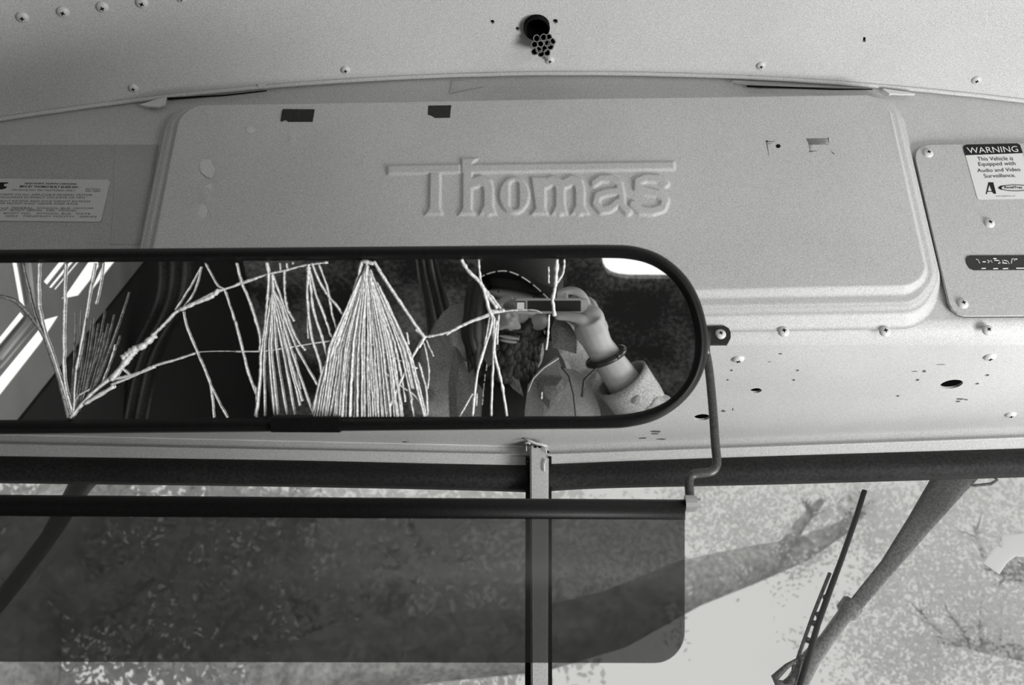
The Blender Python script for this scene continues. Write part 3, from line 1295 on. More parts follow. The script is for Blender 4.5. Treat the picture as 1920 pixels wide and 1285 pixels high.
text_print('lettering', 'www.angeltrax.com', [(1867, 366.5), (1904, 366), (1904.5, 369), (1867.5, 369.5)], st2, M['faint_ink'], wsn)

# scuffs on the underside and seam
bm = bmesh.new()


def uq(pts, h=.0003):
    add_poly_prism(bm, [under(x, y, h) for x, y in pts], V((0, 0, .0002)))


for (cx, cy, rx, ry) in ((1800, 749, 9, 1.6), (1796, 753, 4, 1.5), (1811, 750, 5, .9), (1374, 768, 1.6, 3), (1356, 771, 4, 1.6), (1732, 696, 3, 1.6), (1463, 664, 4, 1), (1715, 697, 5, .8),
                         (1765, 684, 9, .5), (1443, 679, 4, .5), (1344, 813, 2.5, 1.6), (1231, 810, 10, 1.8), (1227, 814, 7, 1.5), (1205, 822, 9, 1.2), (1240, 824, 8, 1.4), (760, 829, 6, .9), (765, 838, 5, 1)):
    uq(blob_outline(cx, cy, rx, ry, 9, .45))
for k in range(7):
    x = 1352 + k * 1.2
    uq([(x, 620 - 600 + 600), (x + .5, 620), (x + .5, 620.6), (x, 620.6)])
tag(link('scrape', bm_me(bm), M['scuff'], wall_front), kind='stuff')

# ================================================================== wasp nest hanging by the socket
nest = empty('wasp_nest', ceil_hit(1017, 85), 'small dried paper wasp nest hanging beside the black ceiling socket', 'nest')
bm = bmesh.new()
nd = (CAM - ceil_hit(1017, 85)).normalized()
nup = UPV.copy()
cells = []
cc = ceil_hit(1017, 85, .016)
aR = RGT.copy()
aU = (nup - nd * nup.dot(nd)).normalized()
rot = math.radians(-22)
e1 = aR * math.cos(rot) + aU * math.sin(rot)
e2 = -aR * math.sin(rot) + aU * math.cos(rot)
px2m = (cc - CAM).dot(FWD) / FPX
hexes = [(-14, 8), (-14, -4), (-4, 14), (-4, 2), (-4, -10), (6, 8), (6, -4), (6, 17), (-9, -15), (15, 3), (15, 13), (3, -14), (12, -9)]
for (hx, hy) in hexes:
    c = cc + e1 * hx * px2m + e2 * hy * px2m
    R0 = 7.0 * px2m
    dep = .012 + random.random() * .004
    axis = (nd + V((random.uniform(-.1, .1), random.uniform(-.1, .1), random.uniform(-.1, .1)))).normalized()
    ro_, ri_, rb_ = [], [], []
    bo_ = []
    for k in range(8):
        t = 2 * math.pi * k / 8 + .3
        dvec = e1 * math.cos(t) + e2 * math.sin(t)
        jr = random.uniform(.93, 1.08)
        ro_.append(bm.verts.new(c + dvec * R0 * jr + axis * dep * .5))
        ri_.append(bm.verts.new(c + dvec * R0 * .74 * jr + axis * dep * .5))
        rb_.append(bm.verts.new(c + dvec * R0 * .5 - axis * dep * .35))
        bo_.append(bm.verts.new(c + dvec * R0 * .6 - axis * dep * .6))
    for k in range(8):
        j = (k + 1) % 8
        bm.faces.new([ro_[k], ro_[j], ri_[j], ri_[k]])
        f = bm.faces.new([ri_[k], ri_[j], rb_[j], rb_[k]])
        f.material_index = 1
        bm.faces.new([ro_[j], ro_[k], bo_[k], bo_[j]])
    f = bm.faces.new(rb_)
    f.material_index = 1
    bm.faces.new(bo_[::-1])
me = bm_me(bm)
o = link('comb', me, [M['nest'], M['black']], nest)
tube('stalk', [cc + e2 * -12 * px2m + e1 * 4 * px2m, ceil_hit(1023, 107, .006), ceil_hit(1026, 112, .003)], [.0012, .0014, .002], M['nest'], nest, 6)

# ================================================================== rear-view mirror
oR = [(1130, 459), (1190, 462), (1240, 479), (1282, 513), (1309, 556), (1324, 605), (1328, 648), (1321, 690), (1303, 728), (1272, 762), (1230, 788), (1180, 801), (1130, 804)]
iR = [(1130, 484), (1185, 487), (1225, 499), (1258, 523), (1282, 556), (1296, 592), (1303, 632), (1302, 668), (1293, 702), (1274, 732), (1246, 755), (1200, 772), (1130, 780)]


def left_of(pts, yslope_top, yslope_bot):
    out = []
    for x, y in reversed(pts):
        nxp = 1028 - x
        dy = (yslope_top if y < 632 else yslope_bot) * (x - nxp)
        out.append((nxp, y + dy))
    return out


st_, sb_ = 9.5 / 1150, 11 / 1150
oL = left_of(oR, st_, sb_)
iL = left_of(iR, st_, .007)
def with_edges(a, b):
    n = 11
    bot = [(a[-1][0] + (b[0][0] - a[-1][0]) * k / n, a[-1][1] + (b[0][1] - a[-1][1]) * k / n) for k in range(1, n)]
    top_ = [(b[-1][0] + (a[0][0] - b[-1][0]) * k / n, b[-1][1] + (a[0][1] - b[-1][1]) * k / n) for k in range(1, n)]
    return a + bot + b + top_


outer = catmull([(x, y, 0) for x, y in with_edges(oR, oL)], 5, True)
inner = catmull([(x, y, 0) for x, y in with_edges(iR, iL)], 5, True)
mir = empty('rear_view_mirror', PM + UN * 0, 'long black-framed interior mirror strung with pale threads across the view', 'mirror')
bm = bmesh.new()
rings = []
for a_, b_ in zip(outer, inner):
    ring = []
    for j in range(9):
        t = j / 8
        q = a_.lerp(b_, t)
        h = .0085 * math.sin(math.pi * min(1, t * 1.0)) ** .7
        ring.append(bm.verts.new(onmir(q.x, q.y, h)))
    q = a_.lerp(b_, 1.15)
    ring.append(bm.verts.new(onmir(q.x, q.y, -.006)))
    q = a_.lerp(b_, .1)
    ring.append(bm.verts.new(onmir(q.x, q.y, -.011)))
    rings.append(ring)
m_ = len(rings[0])
for i in range(len(rings)):
    i2 = (i + 1) % len(rings)
    for j in range(m_):
        jj = (j + 1) % m_
        bm.faces.new([rings[i][j], rings[i][jj], rings[i2][jj], rings[i2][j]])
link('frame', bm_me(bm), M['rubber'], mir, smooth=True)
bm = bmesh.new()
bm.faces.new([bm.verts.new(onmir(*a_.lerp(b_, 1 - .02).to_2d(), -.0002)) for a_, b_ in zip(outer, inner)])
link('glass', bm_me(bm), M['mirror'], mir)
prism('backing', [onmir(*a_.lerp(b_, .6).to_2d(), -.006) for a_, b_ in zip(outer, inner)], NM * .004, M['rubber'], mir)
prism('clip', [onmir(x, y, .0105) for x, y in ((506, 784), (636, 782), (637, 811.5), (508, 811))], NM * .02, M['rubber'], mir)
for x in (300, 820):
    a_ = onmir(x, 640, -.008)
    tube('mount_arm', [a_, a_ + V((0, .03, .004)), V((a_.x, YB - .02, a_.z + .02))], .006, M['steel'], mir)

# ---- pale threads stretched and glued over the mirror face
def z1(X, Y): return (X / 3.569, 450 + Y / 3.569)
def z2(X, Y): return (440 + X / 3.569, 450 + Y / 3.569)
def z3(X, Y): return (820 + X / 3.569, 450 + Y / 3.569)


def inner_clip(x, y):
    top_ = 489 - .0 - (x - 0) * .004 + 1.5
    bot = 787 - x * .005 - 1.5
    return x, min(max(y, top_), bot)


def thread(conv, pts, r=1.0, dim=False, h=.0012, knots=.32, name='thread'):
    P = [inner_clip(*conv(*p)) for p in pts]
    C_ = catmull([(x, y, 0) for x, y in P], 7)
    seed = random.random() * 100
    rad = []
    W_ = []
    for i, q in enumerate(C_):
        jx = noise.noise(V((i * .5 + seed, 0, 0))) * 1.0
        W_.append(onmir(q.x + jx, q.y, h + .0004 * noise.noise(V((i * .6, seed, 0)))))
        rad.append(.00062 * r * (1 + knots * 2.0 * noise.noise(V((i * 1.1, 5, seed)))))
    return tube(name, W_, rad, M['string_dim' if dim else 'string'], mir, 6)


TH1 = [
    ([(470, 1190), (600, 1040), (740, 920), (800, 860)], 2.2), ([(740, 940), (850, 800), (900, 740)], 3.6), ([(820, 790), (900, 730), (950, 710), (1030, 640)], 4.4),
    ([(1020, 640), (1100, 560), (1180, 480), (1300, 420), (1440, 350), (1500, 330)], 1.9),
    ([(1200, 470), (1300, 425), (1400, 385), (1450, 350)], 2.4), ([(1440, 350), (1620, 290), (1720, 255)], 1.3),
    ([(740, 970), (870, 920), (960, 875), (1040, 840), (1180, 800), (1300, 760)], 1.5), ([(1300, 760), (1340, 750), (1480, 745), (1615, 748)], .6),
    ([(800, 850), (870, 905)], 1.5), ([(770, 930), (900, 900), (1030, 850)], 2.0), ([(560, 1100), (760, 980)], 2.6),
    ([(1370, 155), (1450, 300), (1500, 340), (1560, 520), (1620, 740), (1680, 950), (1713, 1010), (1715, 1190)], 1.1),
    ([(1580, 155), (1610, 280), (1660, 400), (1713, 560)], 1.3), ([(1430, 370), (1460, 330)], 2.5),
    ([(1225, 480), (1250, 590), (1320, 760), (1380, 900), (1410, 1000), (1430, 1190)], 1.3), ([(1400, 960), (1470, 1100), (1520, 1190)], 1.1),
    ([(1170, 470), (1260, 330), (1345, 180)], .9), ([(1210, 470), (1300, 340), (1345, 180)], .8),
    ([(260, 155), (255, 300), (258, 440)], 1.6), ([(258, 440), (300, 620), (370, 820), (480, 1180)], 1.4),
    ([(435, 155), (430, 400), (425, 700), (432, 950), (490, 1180)], 1.7),
    ([(635, 155), (600, 350), (565, 560), (530, 760), (505, 900), (490, 1180)], 1.5), ([(690, 155), (670, 300), (640, 430)], 1.1),
    ([(770, 700), (730, 830), (680, 960)], 1.0), ([(480, 1150), (520, 1050), (600, 1000)], .9),
]
for pts, r in TH1: thread(z1, pts, r)
# fan of fine beaded threads
for (tx, ty, ex, ey) in ((540, 470, 490, 1150), (575, 500, 500, 1150), (610, 540, 510, 1140), (630, 520, 525, 1150), (655, 560, 540, 1120), (700, 470, 560, 1060), (720, 560, 575, 1080),
                         (760, 500, 600, 1060), (850, 385, 620, 1000), (860, 350, 640, 980), (490, 680, 480, 1100), (500, 480, 470, 1080), (800, 640, 660, 1000), (690, 620, 560, 1010)):
    thread(z1, [(tx, ty), (tx * .6 + ex * .4 + 8, ty * .6 + ey * .4), (ex, ey)], .55, dim=True, knots=.5)
# darker curved tube at the far left
thread(z1, [(-60, 365), (0, 378), (100, 412), (200, 510), (290, 640), (350, 800), (400, 960), (455, 1190)], 2.6, dim=True, knots=.1)
thread(z1, [(150, 160), (190, 330), (240, 520), (300, 660), (380, 860), (470, 1190)], 1.4, dim=True)
TH2 = [
    ([(0, 305), (45, 285), (220, 230), (330, 205), (470, 170), (620, 150)], 1.4),
    ([(10, 155), (45, 285), (110, 450), (165, 640), (165, 740)], 1.4), ([(0, 540), (50, 740), (90, 900), (140, 1030)], 1.3),
    ([(210, 150), (225, 240), (215, 420), (200, 600), (175, 760), (170, 900), (140, 1180)], 2.0),
    ([(300, 155), (305, 210)], 1.1), ([(345, 155), (350, 205)], 1.1), ([(385, 150), (388, 165)], 1.0),
    ([(330, 205), (330, 300), (335, 380), (350, 460), (395, 545)], 1.2),
    ([(250, 225), (330, 450), (400, 640), (470, 740)], 1.2), ([(250, 230), (240, 420), (190, 640)], 1.3),
    ([(490, 165), (485, 400), (510, 640), (560, 800), (580, 900)], 1.5), ([(500, 200), (520, 450), (580, 650), (620, 790)], 1.4),
    ([(500, 200), (540, 360), (600, 520), (640, 640)], 1.3), ([(515, 155), (560, 270), (620, 370), (680, 440), (720, 500)], 1.5),
    ([(560, 160), (620, 330), (650, 500), (690, 620)], 1.2), ([(480, 300), (485, 500), (490, 660)], .9), ([(490, 180), (490, 300)], 2.4),
    ([(640, 640), (690, 680)], 1.6), ([(400, 760), (420, 900), (440, 1000)], .7),
    ([(0, 747), (190, 745), (330, 725), (480, 700), (620, 680), (800, 670), (920, 700), (1050, 780), (1220, 860)], 1.0),
    ([(850, 770), (960, 850), (1100, 970), (1210, 1050), (1280, 1180)], 1.2),
    ([(850, 145), (800, 330), (740, 500), (690, 680), (640, 780), (580, 900), (520, 1170)], 2.2),
    ([(930, 145), (1000, 260), (1100, 410), (1200, 560), (1265, 650)], 2.2), ([(1210, 600), (1265, 650), (1230, 720)], 2.4),
    ([(1265, 650), (1180, 800), (1100, 970), (1020, 1160)], 1.7), ([(1265, 650), (1340, 640), (1450, 610), (1580, 550), (1710, 505)], 1.7),
    ([(1265, 690), (1290, 800), (1300, 900), (1290, 1000)], .8), ([(1280, 670), (1330, 780)], .8), ([(1230, 820), (1280, 1000), (1290, 1180)], 1.1),
    ([(1150, 620), (1165, 700)], 1.2), ([(850, 150), (870, 145), (930, 160)], 3.0),
]
for pts, r in TH2: thread(z2, pts, r)
for via in ([(215, 560), (195, 780), (200, 1180)], [(238, 600), (230, 760), (262, 1170)], [(252, 560), (245, 760), (287, 1170)], [(265, 520), (280, 760), (347, 1170)],
            [(270, 480), (320, 740), (400, 1170)], [(285, 480), (345, 740), (435, 1110)], [(290, 450), (390, 780), (520, 1160)], [(300, 430), (410, 720), (550, 970)],
            [(320, 460), (330, 640), (395, 900), (450, 1080)]):
    thread(z2, [(250, 240), (255, 330)] + via, 1.25, h=.0016)
for k in range(48):
    t = k / 47
    xb = 540 + 750 * t + random.uniform(-9, 9)
    xm = 885 + (xb - 895) * (.72 + random.uniform(-.04, .04))
    xu = 885 + (xb - 895) * .34
    ye = 1185 if (t < .8 or random.random() < .45) else random.uniform(800, 1150)
    y0 = 160 + abs(t - .45) * 500 * random.random()
    def X_at(y):
        if y < 420: return 885 + (xu - 885) * max(0, (y - 150)) / 270
        if y < 720: return xu + (xm - xu) * (y - 420) / 300
        return xm + (xb - xm) * (y - 720) / 465
    ysq = [y0 + (ye - y0) * j / 6 for j in range(7)]
    thread(z2, [(X_at(y) + random.uniform(-4, 4), y) for y in ysq], random.uniform(.9, 1.45), h=random.uniform(.001, .0024))
TH3 = [
    ([(60, 635), (130, 590), (210, 550), (350, 495)], 1.6), ([(350, 495), (470, 475), (540, 470)], 1.2), ([(540, 470), (650, 470), (700, 490)], .7),
    ([(160, 125), (200, 200), (300, 310), (340, 450), (370, 520)], 2.6), ([(275, 125), (290, 270), (340, 420)], 1.5),
    ([(300, 310), (370, 390), (430, 470)], 1.6), ([(320, 350), (400, 460)], 2.0), ([(340, 470), (400, 480), (450, 470)], 2.6),
    ([(370, 510), (350, 620), (270, 880), (235, 1185)], 1.7), ([(380, 520), (375, 760), (365, 1000), (360, 1180)], 1.6), ([(400, 540), (380, 740), (430, 960), (465, 1185)], 1.9),
    ([(410, 500), (400, 700)], 1.1), ([(150, 1185), (190, 1110), (235, 1030)], 1.2), ([(350, 520), (320, 680), (290, 800)], 1.0),
    ([(800, 125), (790, 300), (772, 400), (785, 510)], 2.5), ([(850, 125), (842, 220), (800, 290)], 1.4), ([(745, 180), (745, 290)], 1.2),
    ([(748, 500), (740, 640), (728, 735)], 1.5), ([(700, 1020), (698, 1065)], 1.0), ([(265, 1030), (262, 1110)], .9),
]
for pts, r in TH3: thread(z3, pts, r)
for j, (x, y) in enumerate(((330, 830), (318, 900), (312, 960), (306, 1010), (303, 1060))):
    thread(z3, [(x, y), (x - 3, y + 45)], .8, dim=True, knots=.5)

# ================================================================== sun visor with its bracket
YV = .925


def vz(px, py, h=0.0): return on(px, py, (0, YV - h, 0), NB)


vis = empty('sun_visor', vz(640, 950), 'smoked transparent sun visor on a black bar below the mirror', 'visor')
bm = bmesh.new()
rings = []
for x, yt, yb in ((-220, 927, 966), (0, 928, 968), (640, 933, 972), (1285, 937, 975)):
    ring = []
    for j in range(10):
        a_ = 2 * math.pi * j / 10
        y = (yt + yb) / 2 - (yb - yt) / 2 * math.cos(a_)
        ring.append(bm.verts.new(vz(x, y, .006 * math.sin(a_))))
    rings.append(ring)
for i in range(3):
    for j in range(10):
        jj = (j + 1) % 10
        bm.faces.new([rings[i][j], rings[i][jj], rings[i + 1][jj], rings[i + 1][j]])
bm.faces.new(rings[0]); bm.faces.new(rings[-1])
link('clamp_bar', bm_me(bm), M['rubber'], vis, smooth=True)
sheet = [(-230, 960), (1284, 968), (1284, 1185)]
for k in range(1, 9):
    a_ = math.pi / 2 * k / 9
    sheet.append((1284 - 56 * (1 - math.cos(a_)), 1185 + 58 * math.sin(a_)))
sheet += [(1228, 1243), (600, 1241.5), (-230, 1240)]
prismv = [vz(x, y) for x, y in sheet]
prism('visor_sheet', prismv, V((0, .0025, 0)), M['visor'], vis)
rod = [(1322, 655), (1329, 690), (1336, 760), (1341, 830), (1344, 862), (1342, 876), (1334, 884), (1318, 887), (1302, 889), (1295, 894), (1292, 904), (1293, 925), (1295, 958)]
tube('bracket_rod', catmull([vz(x, y, -.002) for x, y in rod], 4), .0046, M['steel'], vis, 10, squash=.6, ax=V((0, 1, 0)))
bm = bmesh.new()
pts6 = [(1286, 937, .0075), (1300, 960, .0075)]
add_tube(bm, [vz(1284, 944), vz(1302, 944)], .0082, 12)
add_tube(bm, [vz(1302, 944), vz(1306, 944)], .0068, 12)
add_tube(bm, [vz(1306, 944), vz(1313, 944)], .0048, 6)
link('bolt', bm_me(bm), M['zinc'], vis)
tb = prism('mounting_tab', [bulk(x, y, .006) for x, y in ((1325, 612), (1358, 611), (1366, 615), (1370, 623), (1370, 634), (1364, 645), (1325, 645))], V((0, .004, 0)), M['tape'], vis)
tube('tab_strut', [bulk(1327, 628, .006), vz(1324, 650, .0), vz(1325, 665, 0)], .004, M['steel'], vis)
screw(bulk(1351, 627, .0065), (0, -1, 0), vis, scale=.95)

# ================================================================== wipers outside the glass
def wp(px, py, h=-.045): return ws(1, px, py, h)


wiper = empty('wiper', wp(1560, 1100), 'narrow black wiper blade and grey arm outside the right pane', 'wiper')
bm = bmesh.new()
add_tube(bm, [wp(x, y, -.02) for x, y in ((1621, 920), (1606, 968), (1580, 1043), (1557, 1105), (1533, 1172), (1516, 1233), (1495, 1300), (1460, 1420))], [.0036, .0038, .0038, .0040, .0040, .0040, .0042, .0042], 6, squash=.8)
link('blade_rubber', bm_me(bm), M['wiper'], wiper, smooth=True)
bm = bmesh.new()
sp1 = [(1556, 1075), (1541, 1112), (1524, 1155), (1508, 1200), (1496, 1235)]
add_tube(bm, [wp(x, y, -.025) for x, y in sp1], .0024, 6)
for (x0, y0, x1, y1) in ((1533, 1150, 1538, 1162), (1523, 1168, 1531, 1171), (1512, 1200, 1520, 1203), (1496, 1234, 1510, 1236), (1545, 1120, 1552, 1122)):
    add_tube(bm, [wp(x0, y0, -.025), wp(x1, y1, -.022)], .0036, 6)
add_tube(bm, [wp(x, y, -.025) for x, y in ((1497, 1236), (1475, 1250), (1452, 1272), (1458, 1282), (1480, 1290))], [.002, .0035, .005, .005, .008], 6)
add_tube(bm, [wp(x, y, -.027) for x, y in ((1500, 1240), (1490, 1270), (1476, 1290))], [.003, .006, .01], 6)
add_tube(bm, [wp(x, y, -.025) for x, y in ((1488, 1246), (1486, 1270))], .002, 6)
link('bridge', bm_me(bm), M['wiper_arm'], wiper, smooth=True)
bm = bmesh.new()
add_tube(bm, [wp(x, y, -.09) for x, y in ((1810, 870), (1780, 905), (1722, 985), (1665, 1062), (1600, 1140))], [.026, .024, .0165, .011, .0095], 10, squash=.4, ax=V((0, 1, 0)))
add_tube(bm, [wp(x, y, -.085) for x, y in ((1600, 1132), (1586, 1150))], [.0145, .0145], 8)
add_tube(bm, [wp(x, y, -.08) for x, y in ((1592, 1142), (1550, 1200), (1520, 1236), (1490, 1290), (1450, 1370))], [.0095, .0095, .012, .014, .014], 8)
link('arm', bm_me(bm), M['wiper_arm'], wiper, smooth=True)
tube('wash_hose', [wp(x, y, -.09) for x, y in ((1795, 908), (1830, 911), (1858, 908), (1870, 900), (1860, 893), (1840, 888))], .0022, M['wiper_arm'], wiper, 6)
tube('spring', [wp(x, y, -.10) for x, y in ((1640, 1090), (1690, 1015), (1730, 955))], .003, M['silver'], wiper, 6)
def wl(px, py, h=-.07): return ws(-1, px, py, h)
w2 = empty('wiper', wl(140, 915), 'dark wiper arm end showing left between gasket and visor bar', 'wiper')
bm = bmesh.new()
add_tube(bm, [wl(x, y) for x, y in ((178, 880), (152, 908), (136, 935), (90, 1010), (30, 1090), (-60, 1200))], [.018, .017, .015, .012, .012, .012], 10, squash=.5, ax=V((0, 1, 0)))
link('arm', bm_me(bm), M['wiper'], w2, smooth=True)
# torn paper on the glass
tag(prism('paper_scrap', [ws(1, x, y, -.010) for x, y in ((1878, 1003), (1960, 998), (2060, 1005), (2050, 1050), (1905, 1043), (1888, 1056), (1874, 1077), (1844, 1056), (1868, 1022), (1880, 1028))], V((0, .001, 0)), M['thin_paper']),
    'pale torn paper scrap stuck outside the right pane at the frame edge', 'paper')

# ================================================================== trees and ground outside
gr = bmesh.new()
add_box(gr, (0, 14, -.95), (40, 12.6, .05))
tag(link('ground', bm_me(gr), M['ground']), kind='structure')


def far(px, py, dist):
    d = ray(px, py)
    return CAM + d * (dist / d.y)


def make_leaves(name, clusters, n, size, m, parent):
    """leaf blades as bent diamonds scattered in clumps around measured centres"""
    rng = np.random.default_rng(abs(hash(name)) % 1000 if False else len(clusters) * 13 + n % 97)
    wts = np.array([c[4] for c in clusters], float)
    wts /= wts.sum()
    ci = rng.choice(len(clusters), n, p=wts)
    # clump centres
    cl = np.array([[*far(c[0], c[1], c[2])] for c in clusters])
    rad = np.array([c[3] for c in clusters])
    sub = rng.normal(size=(len(clusters) * 26, 3))
    si = ci * 26 + rng.integers(0, 26, n)
    cen = cl[ci] + sub[si] * rad[ci][:, None] * np.array([.55, .6, .5]) + rng.normal(size=(n, 3)) * (rad[ci] * .16)[:, None]
    u = rng.normal(size=(n, 3)); u /= np.linalg.norm(u, axis=1)[:, None]
    v = rng.normal(size=(n, 3)); v -= (v * u).sum(1)[:, None] * u; v /= np.linalg.norm(v, axis=1)[:, None]
    s = size * rng.uniform(.6, 1.35, n)[:, None]
    P = np.stack([cen - u * s, cen + v * s * .55, cen + u * s, cen - v * s * .55], 1).reshape(-1, 3)
    me = bpy.data.meshes.new(name)
    me.vertices.add(len(P)); me.vertices.foreach_set('co', P.ravel())
    f = np.arange(n * 4)
    me.loops.add(n * 4); me.loops.foreach_set('vertex_index', f)
    me.polygons.add(n); me.polygons.foreach_set('loop_start', f[::4]); me.polygons.foreach_set('loop_total', np.full(n, 4))
    me.update(calc_edges=True)
    o = link(name, me, m, parent)
    tag(o, kind='stuff')
    return o


def branch_set(bm, a, b, r, depth, rng):
    if depth == 0: return
    d = b - a
    for k in range(5):
        t = rng.uniform(.3, 1)
        s = a.lerp(b, t)
        e = s + V((rng.uniform(-1, 1), rng.uniform(-.6, .6), rng.uniform(-.3, 1))).normalized() * d.length * rng.uniform(.35, .6)
        mid = s.lerp(e, .5) + V((rng.uniform(-.1, .1), 0, rng.uniform(-.1, .1))) * d.length * .3
        add_tube(bm, [s, mid, e], [r * .5, r * .35, r * .12], 6)
        branch_set(bm, s, e, r * .35, depth - 1, rng)


def tree(label, trunk, limbs, clusters, n, size, m, seed):
    base = V((trunk[0][0], trunk[0][1], -.9))  # ground level
    t = empty('tree', base, label, 'tree', None)
    bm = bmesh.new()
    P = [base] + [V(p[:3]) for p in trunk[1:]]
    add_tube(bm, P, [p[3] for p in trunk], 14)
    rng = random.Random(seed)
    for limb in limbs:
        pts = [far(*q[:3]) for q in limb]
        add_tube(bm, pts, [q[3] for q in limb], 10)
        branch_set(bm, pts[-2], pts[-1], limb[-1][3] * 1.2, 2, rng)
    link('trunk', bm_me(bm), M['bark'], t, smooth=True)
    make_leaves('foliage', clusters, n, size, m, t)
    return t


# clusters: px, py, distance, radius(m), weight
c1 = [(1400, 950, 6.0, .5, 1.2), (1550, 960, 6.4, .5, 1.2), (1500, 1000, 6.2, .45, .9), (1330, 960, 6.0, .35, .6), (1180, 1040, 6.0, .35, .8), (1120, 1000, 6.2, .5, .8), (1640, 930, 6.2, .4, .8)]
p_ = far(480, 1500, 6.0)
tree('tree with a thick limb crossing behind the visor corner', [(p_.x, p_.y, 0, .34), (p_.x, p_.y, 1.2, .30), (*far(490, 1300, 6.0), .24)],
     [[(490, 1310, 6, .22), (640, 1235, 6, .21), (820, 1215, 6, .20), (1010, 1200, 6, .19), (1150, 1162, 6, .18), (1290, 1095, 6, .15), (1400, 1062, 6.1, .12), (1500, 1032, 6.2, .08), (1580, 990, 6.2, .045), (1640, 940, 6.2, .02)],
      [(1460, 1045, 6.1, .05), (1500, 985, 6.1, .035), (1540, 940, 6.1, .02)]], c1, 8500, .017, M['leaf'], 3)
c2 = [(1750, 1000, 5.4, .45, 1), (1850, 1080, 5.4, .5, 1.2), (1700, 1120, 5.6, .35, .8), (1800, 1200, 5.4, .45, 1.2), (1660, 1230, 5.6, .32, .8), (1900, 1200, 5.4, .4, 1), (1880, 950, 5.6, .4, .9), (1740, 1280, 5.4, .4, 1), (1950, 1050, 5.5, .4, .6)]
p_ = far(2250, 1500, 5.6)
tree('leafy tree filling the right edge of the right pane', [(p_.x, p_.y, 0, .2), (p_.x, p_.y, 1.4, .18), (*far(2200, 1200, 5.6), .14)],
     [[(2200, 1200, 5.6, .12), (2000, 1100, 5.6, .07), (1850, 1060, 5.5, .03)], [(2200, 1250, 5.6, .1), (1950, 1230, 5.5, .05), (1760, 1200, 5.5, .02)]], c2, 13500, .0145, M['leaf'], 5)
c3 = [(x_, y_, 7.0 + (i_ % 3) * .5, .75, 1) for i_, (x_, y_) in enumerate([(620, 1000), (750, 1080), (850, 980), (700, 1200), (900, 1150), (560, 1140), (820, 1260), (620, 1290), (480, 1270), (920, 920), (780, 900), (560, 900)])]
p_ = far(640, 1600, 7.4)
tree('broad leafy tree behind the middle of the visor', [(p_.x, p_.y, 0, .3), (p_.x, p_.y, 1.6, .26), (*far(640, 1250, 7.4), .2)],
     [[(640, 1260, 7.4, .17), (720, 1150, 7.3, .11), (800, 1020, 7.2, .06)], [(640, 1260, 7.4, .14), (560, 1120, 7.4, .08), (540, 960, 7.4, .04)]], c3, 12000, .040, M['leaf'], 8)
c4 = [(x_, y_, 6.4 + (i_ % 3) * .5, .7, 1) for i_, (x_, y_) in enumerate([(30, 1000), (150, 1100), (280, 980), (380, 1080), (60, 1200), (220, 1240), (360, 1210), (450, 980), (-40, 920), (120, 920), (330, 900), (420, 1290), (100, 1290)])]
p_ = far(-60, 1600, 6.2)
tree('dense shade-toned tree with a slanting trunk behind the left of the visor', [(p_.x, p_.y, 0, .42), (p_.x + .1, p_.y, 1.6, .36), (*far(20, 1130, 6.2), .30), (*far(130, 960, 6.2), .26), (*far(230, 820, 6.2), .2)],
     [[(60, 1060, 6.2, .2), (180, 1130, 6.2, .15), (300, 1060, 6.3, .1), (420, 930, 6.4, .05)]], c4, 15000, .036, M['leaf_shaded'], 11)

# ================================================================== cabin seen in the mirror
# ---- rear wall with a rounded window
YR = -1.6


def rw(px, py): return mirror_at(px, py, (0, YR, 0), (0, 1, 0))


hole = [rw(x, y) for x, y in ((1129, 488), (1131, 500), (1136, 509), (1146, 516), (1160, 520.5), (1180, 522.5), (1320, 523))]
zt = hole[0].z + .35
hole += [V((hole[-1].x + .03, YR, hole[-1].z + .03)), V((hole[-1].x + .03, YR, zt)), V((hole[0].x, YR, zt))]
wb_outer = [V((-1.25, YR, 0)), V((1.25, YR, 0)), V((1.25, YR, 1.15)), V((-1.25, YR, 1.15))]
hole = [p if p.z < 1.1 else V((p.x, p.y, 1.1)) for p in hole]
wall_back = hole_slab('wall_back', wb_outer, [hole], V((0, -.03, 0)), M['speckle'])
tag(wall_back, kind='structure')
bm = bmesh.new()
for cx in (1.2,):
    add_box(bm, (cx, YR - .015, 1.65), (.06, .015, .5))
add_box(bm, (-.35, YR - .015, 1.65), (.9, .015, .5))  # unseen panel added to block rear light and darken the left
add_box(bm, (0, YR - .015, 2.22), (1.25, .015, .12))
tag(link('trim_7', bm_me(bm), M['wall_in']), kind='structure')
# ---- floor
bm = bmesh.new()
add_box(bm, (0, -.1, -.02), (1.25, 1.55, .02))
tag(link('floor', bm_me(bm), M['floor']), kind='structure')
# ---- left side wall with its windows and openings shaped like sun patches
XL = -1.15


def lw(px, py, x=XL): return mirror_at(px, py, (x, 0, 0), (1, 0, 0))


def slab_openings():
    hs = []
    hs.append([(-70, 712), (0, 632), (39, 584), (46, 593), (0, 648), (-60, 722)])          # upper sash slit
    hs.append([(-70, 790), (0, 707), (70, 622), (82, 600), (111, 592), (78, 643), (0, 743), (-50, 800)])     # lower bright band: sun patch put in as an opening
    hs.append([(21, 480), (31, 480), (48, 575), (38, 575)])                                # gap at the post
    hs.append([(82, 528), (120, 480), (133, 480), (89, 535)])
    hs.append([(92, 539), (136, 485), (142, 487), (98, 540)])
    hs.append([(102, 542), (150, 484), (152, 487), (105, 544)])
    hs.append([(125, 551), (167, 490), (185, 480), (186, 500), (170, 526), (148, 554), (115, 561)])  # sun patch shape, cut through as an opening
    hs.append([(169, 550), (180, 525), (200, 484), (224, 480), (192, 521)])  # second sun patch, also cut as an opening
    return hs


